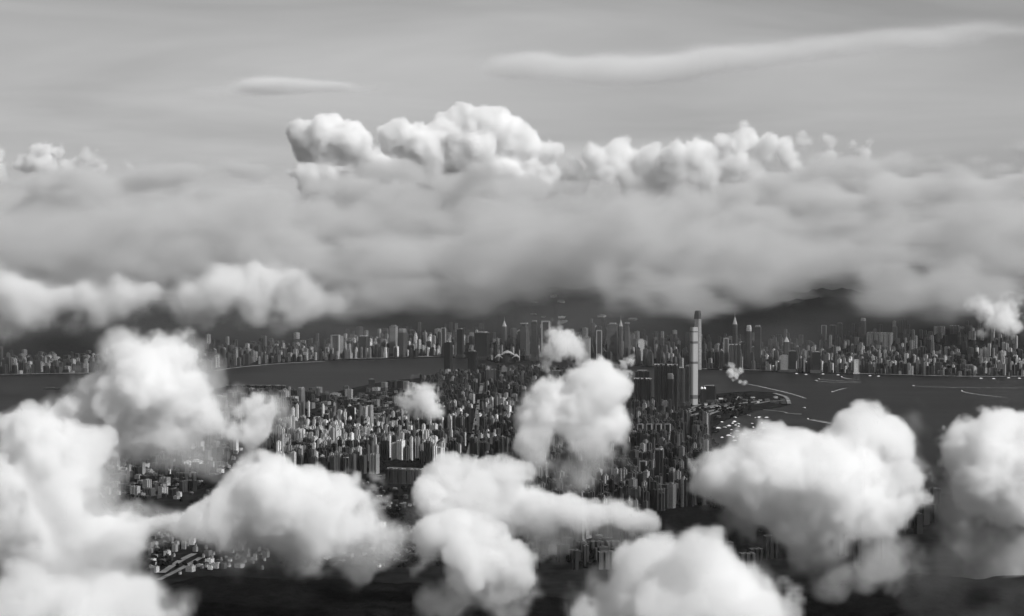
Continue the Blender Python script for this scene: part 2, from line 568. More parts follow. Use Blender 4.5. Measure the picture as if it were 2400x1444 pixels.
for i, px in enumerate((1503, 1524, 1546, 1567)):
    landmark('estate_tower', ('first', 'second', 'third', 'fourth')[i] + ' from the left of the four dark towers with bright edges below the gate tower', 'apartment tower', px, 1060, 993, 14, -30, 14, edged_tower('dark'), ROWG)
landmark('estate_tower', 'dark tall tower standing in front of the row of four bright edged towers', 'apartment tower', 1545, 1158, 1052, 18, -28, 18, plain_tower('cross', 'dark'), ROWG)
landmark('estate_tower', 'dark tower with one bright white side below the row of four towers', 'apartment tower', 1510, 1142, 1080, 18, -30, 18, edged_tower('dark'), ROWG)
landmark('office_tower', 'dark tallest tower at the tip of the near peninsula', 'skyscraper', 1051, 892, 800, 15, -24, None, plain_tower('block', 'dark'))
landmark('office_tower', 'dark flat topped tower second tallest on the near peninsula', 'skyscraper', 1107, 890, 822, 17, -20, None, plain_tower('block', 'dark'))
landmark('office_tower', 'dark narrow shouldered tower at the water behind the round cloud', 'skyscraper', 1256, 900, 856, 14, 0, None, plain_tower('stepped', 'dark'))
landmark('office_tower', 'pale grey upright tower near the tip of the near peninsula', 'office tower', 1181, 900, 860, 13, 10, None, plain_tower('block', 'pale'))
landmark('office_tower', 'wide grey tower left of the pale upright tower near the peninsula tip', 'office tower', 1150, 905, 866, 24, 10, 14, slab_row(3, 'grey'))
landmark('waterfront_slab', 'dark ribbed slab with a pale roof line above the round cloud', 'apartment block', 1296, 893, 868, 46, 6, 12, slab_row(6, 'grey'))
landmark('apartment_tower', 'tall slender pale tower with lit right edge over the sunlit estate', 'apartment tower', 869, 1022, 950, 12, -32, None, rounded_top('pale'))
landmark('apartment_tower', 'tall dark tower left of the slender pale tower in the sunlit estate', 'apartment tower', 765, 1030, 970, 12, -30, None, plain_tower('cross', 'dark'))
landmark('apartment_tower', 'dark lone tower standing among trees below the sunlit estate', 'apartment tower', 811, 1122, 1072, 15, -30, None, plain_tower('cross', 'grey'))
landmark('hotel_tower', 'pale drum shaped tower at the water edge of the left shore', 'tower', 706, 948, 907, 16, -25, None, rounded_top('pale'))
landmark('office_tower', 'dark stubby tower at the water edge left of the peninsula', 'tower', 871, 914, 888, 15, 4, None, plain_tower('block', 'dark'))
landmark('apartment_slab', 'row of dark slabs with a bright right end at the left edge', 'apartment block', 38, 1030, 978, 58, -30, 16, slab_row(6, 'dark'))
landmark('shopping_centre', 'long angular flat roofed building among trees below the sunlit estate', 'building', 950, 1132, 1098, 85, -20, 40, slab_row(4, 'grey'))
landmark('warehouse', 'long dark wall like block on the left near shore', 'building', 600, 925, 903, 140, -4, 14, slab_row(7, 'dark'))
landmark('sports_hall', 'white roofed sports hall right of the left clouds', 'hall', 452, 1092, 1079, 44, 20, 22, plain_tower('low', 'white', False, False))
landmark('sports_hall', 'smaller white roofed hall beside the larger white hall', 'hall', 358, 1096, 1086, 34, 15, 16, plain_tower('low', 'white', False, False))
landmark('stadium_stand', 'long pale flat roof near the left shore water', 'hall', 777, 932, 922, 44, 10, 20, plain_tower('low', 'pale', False, False))

FARG = 'landmark towers on the far shore'
for (px, by, ty, w_, yaw, fn, lab, cat) in (
        (1635, 866, 728, 16, 12, rounded_top('pale', 'grey'), 'tallest tower on the far shore with a rounded crown, behind the bright tower', 'skyscraper'),
        (1182, 838, 742, 11, 10, spired, 'slender far tower with a white pyramid roof and mast', 'skyscraper'),
        (1281, 846, 752, 20, 8, edged_tower('grey'), 'far tower with bright corner edges above the small round puff', 'skyscraper'),
        (1253, 846, 752, 13, 8, plain_tower('block', 'grey'), 'grey square far tower beside the bright edged tower', 'skyscraper'),
        (1229, 840, 758, 22, 8, plain_tower('stepped', 'grey'), 'broad stepped grey far tower right of the white pyramid tower', 'skyscraper'),
        (1041, 836, 768, 11, 10, edged_tower('grey'), 'slim far tower with two brilliant white edges left of centre', 'skyscraper'),
        (1079, 838, 770, 13, 10, plain_tower('block', 'dark'), 'dark flat topped far tower right of the white edged tower', 'skyscraper'),
        (923, 834, 763, 15, 10, plain_tower('block', 'pale'), 'tall pale far tower with a lit top above the left waterfront', 'skyscraper'),
        (943, 836, 770, 20, 8, rounded_top('grey'), 'broad grey far tower with a curved crown on the left waterfront', 'skyscraper'),
        (791, 840, 785, 22, 14, edged_tower('pale'), 'pale wide far tower with a bright right edge at the bay', 'skyscraper'),
        (853, 836, 787, 20, 10, plain_tower('block', 'dark'), 'dark far block with white plant on its roof at the bay', 'skyscraper'),
        (1130, 842, 778, 30, 6, plain_tower('block', 'dark'), 'wide dark far block left of the winged hall', 'office building'),
        (1436, 850, 758, 22, 6, plain_tower('block', 'grey'), 'broad grey flat topped far tower on the central shore', 'skyscraper'),
        (1455, 850, 738, 9, 10, spired, 'thin far tower with a mast behind the broad grey tower', 'skyscraper'),
        (1470, 852, 757, 14, 6, plain_tower('stepped', 'grey'), 'stepped grey far tower just right of the thin masted tower', 'skyscraper'),
        (1374, 850, 790, 18, 6, plain_tower('block', 'pale'), 'short pale banded far tower right of the small round puff', 'office building'),
        (1405, 850, 774, 13, 6, edged_tower('grey'), 'grey far tower with a lit edge left of the broad grey tower', 'office tower'),
        (1503, 852, 795, 13, 4, plain_tower('block', 'white'), 'bright pale upright far block on the central shore', 'office building'),
        (1722, 862, 728, 11, 10, spired, 'far tower with a thin mast right of the tallest far tower', 'skyscraper'),
        (1722, 868, 808, 26, 4, slab_row(3, 'grey'), 'wide grey far block on the shore right of the tallest tower', 'office building'),
        (1702, 866, 792, 11, 6, edged_tower('grey'), 'grey far tower with pale corner piers beside the wide grey block', 'office tower'),
        (1913, 874, 824, 20, 4, plain_tower('block', 'dark'), 'dark broad far block with a pale roof on the right shore', 'office building'),
        (1857, 872, 822, 17, 4, plain_tower('block', 'dark'), 'dark square far block left of the dark broad block', 'office building'),
        (1838, 872, 832, 17, 4, plain_tower('block', 'pale'), 'pale square far block at the right shore piers', 'office building'),
        (1843, 868, 780, 14, 4, spired, 'dark far tower with a mast above the right shore', 'skyscraper'),
        (1755, 862, 762, 13, 10, rounded_top('grey'), 'round topped grey far tower on the slope right of the masted tower', 'apartment tower'),
        (1776, 862, 764, 14, 10, plain_tower('block', 'grey'), 'grey flat topped far tower beside the round topped tower', 'apartment tower'),
        (2007, 876, 842, 12, 4, edged_tower('white'), 'bright white edged block at the right shore ferry pier', 'office building')):
    landmark('harbour_tower', lab, cat, px, by, ty, w_, -yaw * 2, None, fn, FARG, keep=60)
landmark('convention_hall', 'hall with spreading white wing roofs jutting into the harbour', 'hall', 1189, 849, 822, 50, 0, 40, winged_hall, keep=150)
for i, (px, by, ty, w_, d_, fn, lab) in enumerate((
        (2023, 800, 745, 12, 19, rounded_top('grey'), 'tallest grey tower on the right hand slope with a rounded top'),
        (2062, 812, 780, 56, 26, slab_row(5, 'pale'), 'long white topped slab block on the right hand slope'),
        (2202, 786, 765, 24, 27, slab_row(3, 'pale'), 'bright ribbed slab high on the right hand slope'),
        (2237, 784, 763, 19, 28, slab_row(3, 'grey'), 'second ribbed slab highest on the right hand slope'),
        (2097, 800, 765, 10, 22, plain_tower('slim', 'grey'), 'slim grey tower right of the long white topped slab'),
        (1932, 800, 762, 12, 18, edged_tower('grey'), 'slope tower with a bright edge left of the tallest slope tower'),
        (1952, 800, 762, 16, 18, plain_tower('slab', 'grey'), 'ribbed grey tower beside the bright edged slope tower'),
        (1968, 800, 757, 12, 18, plain_tower('slim', 'grey'), 'slim dark slope tower with a pale cap left of the tallest slope tower'))):
    pass
    D_ = next((D for D in range(14500, 20000, 20) if at(px, by, D).z <= ground_height(at(px, by, D).x, D)), 16000)
    landmark('hillside_tower', lab, 'apartment tower', px, by, ty, w_, -22, w_ * .5 if w_ > 20 else None, fn, 'towers on the far right slope', dist=D_, keep=50)

# ------------------------------------------------------------------ the mass of the city
rnd = random.Random(12)
#  name, polygon of ground pixels, cell metres, fill, height range, shapes, wall tones (sun patches and cloud shade put into them), yaw, phrase
KOWLOON = [
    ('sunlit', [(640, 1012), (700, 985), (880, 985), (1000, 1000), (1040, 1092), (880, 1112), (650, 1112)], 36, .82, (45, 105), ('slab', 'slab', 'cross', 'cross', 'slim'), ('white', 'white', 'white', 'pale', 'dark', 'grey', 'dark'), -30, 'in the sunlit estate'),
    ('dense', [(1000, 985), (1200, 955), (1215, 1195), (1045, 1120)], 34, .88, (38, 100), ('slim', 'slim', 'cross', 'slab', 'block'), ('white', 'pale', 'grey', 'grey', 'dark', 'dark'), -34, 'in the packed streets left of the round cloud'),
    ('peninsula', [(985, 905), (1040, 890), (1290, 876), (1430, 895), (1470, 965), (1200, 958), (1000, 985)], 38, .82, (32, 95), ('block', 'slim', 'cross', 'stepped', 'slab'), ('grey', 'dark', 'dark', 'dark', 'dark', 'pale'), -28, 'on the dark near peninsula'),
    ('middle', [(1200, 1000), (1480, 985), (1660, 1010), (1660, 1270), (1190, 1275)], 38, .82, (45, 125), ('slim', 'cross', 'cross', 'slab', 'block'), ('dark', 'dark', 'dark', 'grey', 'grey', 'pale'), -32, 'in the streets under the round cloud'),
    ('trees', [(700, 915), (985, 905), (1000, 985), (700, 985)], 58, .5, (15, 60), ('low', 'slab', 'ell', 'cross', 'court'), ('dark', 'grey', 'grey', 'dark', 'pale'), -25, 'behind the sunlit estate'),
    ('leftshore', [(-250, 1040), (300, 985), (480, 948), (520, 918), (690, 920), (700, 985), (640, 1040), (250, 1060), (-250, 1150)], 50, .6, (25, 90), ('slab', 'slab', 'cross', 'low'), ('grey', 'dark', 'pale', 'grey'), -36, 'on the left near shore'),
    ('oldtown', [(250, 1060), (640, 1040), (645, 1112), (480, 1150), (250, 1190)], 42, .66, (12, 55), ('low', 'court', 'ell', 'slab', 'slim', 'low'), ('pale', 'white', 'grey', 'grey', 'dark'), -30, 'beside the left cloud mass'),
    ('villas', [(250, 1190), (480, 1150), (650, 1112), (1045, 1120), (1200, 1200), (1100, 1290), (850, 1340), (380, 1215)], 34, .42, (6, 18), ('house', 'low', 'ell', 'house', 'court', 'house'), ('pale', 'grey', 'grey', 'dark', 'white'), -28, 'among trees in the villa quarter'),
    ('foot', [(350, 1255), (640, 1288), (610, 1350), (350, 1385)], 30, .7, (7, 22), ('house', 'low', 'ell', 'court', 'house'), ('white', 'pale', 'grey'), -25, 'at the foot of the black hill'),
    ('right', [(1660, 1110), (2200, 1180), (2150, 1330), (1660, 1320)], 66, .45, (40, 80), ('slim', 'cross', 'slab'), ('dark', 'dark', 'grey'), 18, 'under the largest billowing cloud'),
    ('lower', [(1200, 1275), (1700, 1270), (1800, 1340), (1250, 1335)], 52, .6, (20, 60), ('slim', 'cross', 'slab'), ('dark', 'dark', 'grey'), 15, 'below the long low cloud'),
    ('westtip', [(1640, 935), (1840, 928), (1842, 950), (1740, 968), (1670, 985)], 46, .3, (4, 14), ('low', 'ell', 'house', 'court'), ('white', 'pale', 'grey'), 5, 'on the shore tip beside the tallest tower'),
]
BLD = []          # every building: x, y, z, w, d, h, yaw, shape, tone, area name


def blocked(x, y, r):
    for kx, ky, kr in KEEP_OUT:
        if (x - kx) ** 2 + (y - ky) ** 2 < (kr + r * .5) ** 2:
            return True
    for p, kr, kh in KN:
        if ((x - p.x) / (kr * .85)) ** 2 + ((y - p.y) / (kr * 1.25)) ** 2 < 1:
            return True
    return False


ROADS = []        # polylines that keep houses off, filled below
KOW_POLY = [(p.x, p.y) for p in kow] + [(3800, 2200), (-3800, 2200)]


def near_road(x, y):
    for pts, wd in ROADS:
        for a, b in zip(pts, pts[1:]):
            ab = b - a
            t = max(0, min(1, ((x - a.x) * ab.x + (y - a.y) * ab.y) / max(1e-6, ab.x ** 2 + ab.y ** 2)))
            if (x - a.x - t * ab.x) ** 2 + (y - a.y - t * ab.y) ** 2 < (wd / 2 + 14) ** 2:
                return True
    return False


ROAD_PX = [([(1560, 985), (1600, 970), (1640, 957), (1680, 950), (1730, 946), (1775, 942)], 42), ([(1560, 993), (1610, 977), (1660, 965), (1710, 955), (1745, 950)], 34), ([(1585, 1000), (1640, 980), (1690, 962), (1730, 952)], 26),
           ([(1615, 960), (1640, 948), (1640, 940)], 22), ([(1770, 948), (1800, 942), (1835, 940)], 18), ([(1545, 1000), (1585, 1012), (1620, 1030), (1612, 1060), (1600, 1090)], 20), ([(380, 1345), (420, 1318), (455, 1300)], 20), ([(372, 1362), (425, 1335), (470, 1310)], 16),
           ([(860, 1120), (1000, 1105), (1080, 1090)], 22), ([(650, 1115), (760, 1122), (860, 1120)], 20), ([(1090, 1100), (1110, 1020), (1120, 960), (1130, 900)], 24), ([(730, 990), (830, 978), (930, 968), (1020, 975)], 22)]
for pts, wd in ROAD_PX:
    ROADS.append(([on_ground(px, py, LAND_Z).to_2d() for px, py in pts], wd))
for name, poly, cell, fill, (h0, h1), kinds, tones, yaw, phrase in KOWLOON:
    g = [on_ground(px, py, LAND_Z) for px, py in poly]
    gp = [(p.x, p.y) for p in g]
    cx, cy_ = sum(p[0] for p in gp) / len(gp), sum(p[1] for p in gp) / len(gp)
    R = max(math.hypot(p[0] - cx, p[1] - cy_) for p in gp)
    ca, sa = math.cos(math.radians(yaw)), math.sin(math.radians(yaw))
    n = int(R / cell) + 1
    for i in range(-n, n + 1):
        for j in range(-n, n + 1):
            if i % 6 == 0 or j % 5 == 0:            # streets
                if rnd.random() < .75:
                    continue
            u, v = i * cell + rnd.uniform(-.12, .12) * cell, j * cell + rnd.uniform(-.12, .12) * cell
            x, y = cx + u * ca - v * sa, cy_ + u * sa + v * ca
            if not inside((x, y), gp) or not inside((x, y), KOW_POLY):
                continue
            clump = hill_noise(x, y, 260, 41)
            if hill_noise(x, y, 330, 61) > .3 or rnd.random() > fill + .6 * clump or blocked(x, y, cell * .6) or near_road(x, y):
                continue
            k = rnd.choice(kinds)
            h = (h0 + (h1 - h0) * max(0, min(1, .5 + .55 * hill_noise(x, y, 330, 43) + rnd.uniform(-.28, .28))))
            big = rnd.choice((.8, 1, 1, 1.3))
            w_ = cell * rnd.uniform(.42, .64) * big
            d_ = cell * rnd.uniform(.4, .6) * big
            h *= 1.12
            if k == 'slab':
                w_ *= 1.35
            if k == 'slim':
                w_ *= .62
                d_ *= .7
                h *= 1.08
            if k in ('low', 'ell', 'court', 'house') and h > 28:
                h *= .4
            if k == 'house':
                w_, d_, h = w_ * .6, d_ * .5, min(h, 13)
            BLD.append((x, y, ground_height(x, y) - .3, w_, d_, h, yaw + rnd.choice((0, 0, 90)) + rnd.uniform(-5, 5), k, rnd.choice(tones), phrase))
# far shore: (px range, depth range behind the quay, cell, fill, heights, ...); sunlit stretches are put into paler walls
ISLAND = [
    (-150, 300, 60, 1000, 46, .8, (45, 125), ('slab', 'cross', 'block'), ('grey', 'dark', 'pale'), 'under the left cloud'),
    (300, 780, 60, 1000, 42, .85, (45, 140), ('slim', 'cross', 'slab', 'block'), ('grey', 'dark', 'pale', 'grey'), 'on the far shore left of the bay'),
    (780, 1130, 150, 1050, 44, .82, (50, 160), ('block', 'slim', 'stepped', 'slab', 'round'), ('white', 'pale', 'pale', 'grey', 'dark'), 'on the sunlit far waterfront'),
    (1130, 1480, 120, 950, 46, .82, (55, 180), ('block', 'stepped', 'block', 'slim'), ('grey', 'dark', 'grey', 'pale'), 'around the winged hall'),
    (1480, 1760, 100, 1000, 46, .85, (60, 190), ('block', 'stepped', 'slim', 'block'), ('grey', 'dark', 'grey', 'pale'), 'far behind the tallest tower'),
    (1760, 2120, 40, 1150, 38, .88, (45, 140), ('slim', 'slim', 'cross', 'block', 'slab'), ('pale', 'white', 'grey', 'grey', 'dark'), 'on the far right shore'),
    (2120, 2560, 40, 1000, 40, .82, (45, 135), ('slim', 'cross', 'slab', 'slim'), ('pale', 'grey', 'dark', 'white'), 'on the shore at the right edge'),
    (1400, 2380, 900, 1650, 54, .55, (60, 130), ('slim', 'slim', 'cross', 'slab'), ('pale', 'grey', 'grey', 'dark'), 'on the wooded far slope'),
    (300, 1400, 950, 1400, 60, .4, (50, 110), ('slim', 'cross', 'slab'), ('grey', 'dark', 'grey', 'pale'), 'on the far slope left of centre'),
    (1250, 1560, 1600, 2700, 90, .06, (10, 30), ('low', 'ell', 'house'), ('white', 'pale'), 'high on the wooded far hill'),
]
for px0, px1, s0, s1, cell, fill, (h0, h1), kinds, tones, phrase in ISLAND:
    x0, x1 = (px0 - 1200) * 3.55, (px1 - 1200) * 3.55
    nx = int((x1 - x0) / cell)
    for i in range(nx):
        if i % 5 == 4 and rnd.random() < .7:
            continue
        for j in range(int((s1 - s0) / cell)):
            if j % 4 == 3 and rnd.random() < .6:
                continue
            x = x0 + (i + .5 + rnd.uniform(-.15, .15)) * cell
            s = s0 + (j + .5 + rnd.uniform(-.15, .15)) * cell
            y = np.interp(x, ISX, ISY) + s
            if rnd.random() > fill + .3 * hill_noise(x, y, 240, 47) or blocked(x, y, cell * .5):
                continue
            k = rnd.choice(kinds)
            edge = min(1, .55 + s / 500)
            h = edge * (h0 + (h1 - h0) * max(0, min(1, .42 + .6 * hill_noise(x, y, 420, 49) + rnd.uniform(-.3, .3))))
            if rnd.random() < .2:
                h *= .45
            w_, d_ = cell * rnd.uniform(.5, .75), cell * rnd.uniform(.5, .7)
            if k == 'slim':
                w_, d_ = w_ * .62, d_ * .7
            if k == 'slab':
                w_ *= 1.3
            BLD.append((x, y, ground_height(x, y) - 6, w_, d_, h + 6, rnd.choice((-22, -28, -34, 60)) + rnd.uniform(-6, 6), k, rnd.choice(tones), phrase))

# the largest of each kind stand as things of their own; the rest of the city is one mass per kind
rec = []
for b in BLD:
    px, py = to_pixel((b[0], b[1], b[2]))
    dist = math.hypot(b[0], b[1])
    if not (-40 < px < 2440 and py < 1480):
        continue
    hw, hh = b[3] / dist * FOC, b[5] / dist * FOC
    rec.append((hw * hh * (1 + .3 * (b[8] in ('white', 'pale'))), px, py, hh, b))
rec.sort(key=lambda r: -r[0])
LIMIT = {'apartment_tower': 280, 'apartment_slab': 160, 'office_tower': 90, 'office_block': 150, 'low_building': 160, 'house': 120}
single, mass = [], {}
count = {}
for r in rec:
    nm = NAME[r[4][7]]
    count[nm] = count.get(nm, 0) + 1
    (single.append(r) if count[nm] <= LIMIT[nm] else mass.setdefault(nm, []).append(r))
ORD = 'first second third fourth fifth sixth seventh eighth ninth tenth eleventh twelfth thirteenth fourteenth fifteenth sixteenth seventeenth eighteenth nineteenth twentieth'.split()
sets = {}
for r in single:
    sets.setdefault((r[4][9], r[4][7], r[4][8]), []).append(r)
n_parts = 0
for (phrase, k, tone), rs in sets.items():
    rows = max(1, math.ceil(len(rs) / 14))
    rs.sort(key=lambda r: -r[2])
    per = math.ceil(len(rs) / rows)
    names = [''] if rows == 1 else [', front', ', back'] if rows == 2 else [', front'] + [', ' + ORD[q] + ' row' for q in range(1, rows - 1)] + [', back']
    for q in range(rows):
        row = sorted(rs[q * per:(q + 1) * per], key=lambda r: r[1])
        where = names[q]
        for i, r in enumerate(row):
            x, y, z, w_, d_, h, yaw, k_, tone_, ph = r[4]
            label = ('only ' + tone + ' ' + LOOK[k] + ' ' + phrase) if len(rs) == 1 else ORD[min(i, 19)] + ' ' + tone + ' ' + LOOK[k] + ' from left ' + phrase + where
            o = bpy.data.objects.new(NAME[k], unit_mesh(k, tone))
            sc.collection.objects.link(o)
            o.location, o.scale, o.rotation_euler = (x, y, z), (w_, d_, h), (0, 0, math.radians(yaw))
            tag(o, label, CAT[NAME[k]], 'buildings ' + phrase)


def merged(name, rs, label):
    vs, fs, uvs, ms, tn = [], [], [], [], []
    off = 0
    for r in rs:
        x, y, z, w_, d_, h, yaw, k, tone, ph = r[4]
        s = SHAPES[k]
        a = np.array(s.v, np.float32) * (w_, d_, h)
        c, n = math.cos(math.radians(yaw)), math.sin(math.radians(yaw))
        vs.append(np.stack((a[:, 0] * c - a[:, 1] * n + x, a[:, 0] * n + a[:, 1] * c + y, a[:, 2] + z), 1))
        fs += [tuple(q + off for q in f) for f in s.f]
        uvs += [c2 for poly in s.uv for p in poly for c2 in p]
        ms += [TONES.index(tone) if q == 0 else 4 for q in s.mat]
        tn += [((x * 13.7 + y * 7.3) % 1.0)] * len(s.v)
        off += len(s.v)
    me = bpy.data.meshes.new(name)
    me.from_pydata([tuple(v) for v in np.concatenate(vs).tolist()], [], fs)
    me.uv_layers.new(name='UVMap').data.foreach_set('uv', uvs)
    for m in list(M_WALL.values()) + [M_ROOF]:
        me.materials.append(m)
    me.polygons.foreach_set('material_index', ms)
    me.attributes.new('tone', 'FLOAT', 'POINT').data.foreach_set('value', tn)
    o = bpy.data.objects.new(name, me)
    sc.collection.objects.link(o)
    return tag(o, label, 'buildings', None, 'stuff')


for nm, rs in mass.items():
    merged('distant_' + nm + 's', rs, 'the many smaller ' + CAT[nm] + 's packed through the city streets')

# ------------------------------------------------------------------ roads, quays, trees, boats
def ribbon(name, pts, width, z, mat, thick=1.2, kind='structure'):
    vs, fs = [], []
    n = len(pts)
    for i, p in enumerate(pts):
        a, b = pts[max(0, i - 1)], pts[min(n - 1, i + 1)]
        t = (b - a).normalized()
        s = Vector((-t.y, t.x)) * (width / 2)
        for q, zz in ((p - s, z), (p + s, z), (p + s, z - thick), (p - s, z - thick)):
            vs.append((q.x, q.y, zz))
    for i in range(n - 1):
        for k in range(4):
            fs.append((i * 4 + k, i * 4 + (k + 1) % 4, i * 4 + 4 + (k + 1) % 4, i * 4 + 4 + k))
    fs += [(0, 1, 2, 3), tuple(4 * n - 4 + k for k in (3, 2, 1, 0))]
    o = mesh_object(name, vs, fs, mat)
    if kind:
        tag(o, kind=kind)
    return o


def smooth(pts, n=6):
    out = []
    for i in range(len(pts) - 1):
        p0, p1, p2, p3 = pts[max(0, i - 1)], pts[i], pts[i + 1], pts[min(len(pts) - 1, i + 2)]
        for k in range(n):
            t = k / n
            out.append(.5 * ((2 * p1) + (p2 - p0) * t + (2 * p0 - 5 * p1 + 4 * p2 - p3) * t * t + (3 * p1 - p0 - 3 * p2 + p3) * t ** 3))
    return out + [pts[-1]]


for i, (pts, wd) in enumerate(ROADS):
    ribbon('road', smooth(pts), wd, LAND_Z + 2.2 + .35 * i, M_ROAD)
# pale quay strips along the far shore and the near tip
for pts, wd in (([(505, 869), (560, 861), (650, 853), (760, 847)], 26), ([(640, 848), (700, 842), (790, 841), (900, 839)], 34), ([(890, 837), (960, 836), (1040, 835)], 60), ([(1640, 864), (1760, 867), (1850, 872)], 30), ([(1960, 874), (2100, 878), (2250, 882), (2400, 882)], 34), ([(1815, 922), (1842, 931), (1850, 946)], 24),
                ([(230, 874), (100, 876), (0, 878)], 20), ([(1240, 842), (1350, 849), (1450, 855)], 24)):
    ribbon('quay', smooth([on_ground(px, py, LAND_Z).to_2d() for px, py in pts]), wd, LAND_Z + 1.6, M_QUAY)
for pts in ([(1790, 961), (1835, 966), (1848, 970), (1878, 971)], [(1905, 984), (1950, 992), (2010, 999)]):
    ribbon('breakwater', smooth([on_ground(px, py).to_2d() for px, py in pts]), 14, 3.0, M_QUAY, 6)
# street trees and parks: crowns too many to count
rt = random.Random(5)
bm = bmesh.new()
ico = bmesh.ops.create_icosphere(bm, subdivisions=1, radius=1)
base_v = np.array([v.co[:] for v in bm.verts])
base_f = [tuple(v.index for v in f.verts) for f in bm.faces]
bm.free()
tv, tf, cnt = [], [], 0
while cnt < 9000:
    px, py = rt.uniform(240, 1760), rt.uniform(925, 1330)
    p = on_ground(px, py, LAND_Z)
    if not inside((p.x, p.y), KOW_POLY) or hill_noise(p.x, p.y, 300, 55) < -.05 + rt.uniform(-.2, .2):
        continue
    r = rt.uniform(5, 10)
    a = base_v * (r * rt.uniform(.9, 1.4), r * rt.uniform(.9, 1.4), r * rt.uniform(.8, 1.2)) * np.array([[rt.uniform(.75, 1.2)] for _ in base_v]) + (p.x, p.y, LAND_Z + r * .8)
    tf += [tuple(k + len(tv) for k in f) for f in base_f]
    tv += a.tolist()
    cnt += 1
tag(mesh_object('park_trees', tv, tf, M_FOREST), 'dark street and park trees between the buildings', 'trees', None, 'stuff')


def boat_mesh():
    vs = [(-.5, -.12, 0), (.3, -.14, 0), (.5, 0, 0), (.3, .14, 0), (-.5, .12, 0), (-.5, -.15, .1), (.32, -.17, .1), (.56, 0, .13), (.32, .17, .1), (-.5, .15, .1)]
    fs = [(0, 1, 6, 5), (1, 2, 7, 6), (2, 3, 8, 7), (3, 4, 9, 8), (4, 0, 5, 9), (5, 6, 7, 8, 9)]
    me = bpy.data.meshes.new('hull')
    me.from_pydata(vs, [], fs)
    me.materials.append(M_HULL)
    return me


HULL = boat_mesh()
CABIN = Shape().prism(BOX, 0, .5, 1.0, .95, 0, 0, sy=.26).prism(BOX, .5, .85, .6, .5, 0, 0, sy=.3).mesh('cabin', [M_WHITE])
CABIN_DARK = Shape().prism(BOX, 0, .3, 1.0, .95, 0, 0, sy=.26).mesh('cabin', [M_HULL])


def boat(label, px, py, length, heading, wake=None, cat='boat', group='boats on the harbour'):
    """heading: pixel the bow points to; wake: list of pixels the foam trails through, away from the stern."""
    p = on_ground(px, py, .3)
    q = on_ground(*heading, .3)
    ang = math.atan2(q.y - p.y, q.x - p.x)
    e = bpy.data.objects.new('boat', None)
    sc.collection.objects.link(e)
    e.location, e.rotation_euler = p, (0, 0, ang)
    tag(e, label, cat, group)
    part(e, 'hull', HULL, None, (length, length, length * .6))
    part(e, 'cabin', CABIN_DARK if cat == 'barge' else CABIN, None, (length * .55, length * .8, length * .16), (-length * .08, 0, length * .06))
    if wake:
        pts = smooth([p.to_2d()] + [on_ground(a, b).to_2d() for a, b in wake], 8)
        vs, fs = [], []
        inv = Matrix.Rotation(-ang, 2)
        n = len(pts)
        for i, w_ in enumerate(pts):
            a, b = pts[max(0, i - 1)], pts[min(n - 1, i + 1)]
            t = (b - a).normalized()
            wd = length * (.32 + .35 * i / n) * (1 - .85 * (i / n) ** 3) * rt.uniform(.75, 1.2)
            s = Vector((-t.y, t.x)) * wd / 2
            for c in (w_ - s, w_ + s):
                l_ = inv @ (c - p.to_2d())
                vs.append((l_.x, l_.y, .25))
        for i in range(n - 1):
            fs.append((2 * i, 2 * i + 1, 2 * i + 3, 2 * i + 2))
        me = bpy.data.meshes.new('wake')
        me.from_pydata(vs, [], fs)
        me.materials.append(M_FOAM)
        part(e, 'wake', me, None)


boat('fast ferry trailing the longest wake right of the tallest tower', 1747, 899, 34, (1700, 890), [(1790, 908), (1850, 922), (1890, 934)])
boat('ferry leading two parallel wakes off the right shore', 1912, 893, 34, (1890, 892), [(1950, 896), (2000, 896), (2020, 896)])
boat('ferry with a straight wake just above the paired wakes', 1918, 889, 30, (1890, 887), [(1960, 892), (2010, 894)])
boat('ferry with a short bright wake nearest the right shore pier', 1972, 884, 34, (1950, 880), [(1990, 888), (2018, 889)])
boat('small launch with a slanting wake in mid harbour', 1950, 919, 26, (1930, 926), [(1965, 914), (1985, 909)])
boat('launch with a white wake running into the right hand cloud', 2254, 917, 34, (2230, 910), [(2275, 922), (2320, 928), (2360, 932)])
boat('white boat lying alone right of the near shore tip', 1884, 957, 36, (1860, 955))
boat('launch with a white wake above the largest billowing cloud', 1893, 983, 34, (1870, 976), [(1925, 989), (1960, 996)])
boat('dark barge alone on the left harbour', 122, 912, 110, (160, 912), cat='barge')
boat('distant ferry whose thin wake runs far along the right harbour', 2140, 905, 30, (2110, 904), [(2220, 908), (2320, 909), (2440, 910)])
moored = []
for _ in range(400):
    px, py = rt.uniform(1675, 1800), rt.uniform(972, 1035)
    p = on_ground(px, py)
    if not inside((p.x, p.y), KOW_POLY) and len(moored) < 46:
        moored.append((px, py))
moored.sort(key=lambda q: -q[1])
for q, row in enumerate(('front', 'second', 'third', 'back')):
    for k, (px, py) in enumerate(sorted(moored[q * 12:q * 12 + 12])):
        boat(ORD[k] + ' moored boat from left in the shelter behind the breakwater, ' + row + ' row', px, py, rt.uniform(18, 48), (px + rt.uniform(-30, 30), py + rt.uniform(-2, 2)), group='moored boats in the shelter')
for k, (px, py) in enumerate(((1655, 866), (1690, 868), (1868, 877), (1890, 879), (1930, 878), (1965, 880), (2040, 882), (2060, 883), (2300, 888), (2330, 889), (2365, 887), (2390, 888))):
    boat(ORD[k] + ' ferry from the left lying along the far right quay', px, py, 40, (px + 30, py), group='ferries at the far quay')
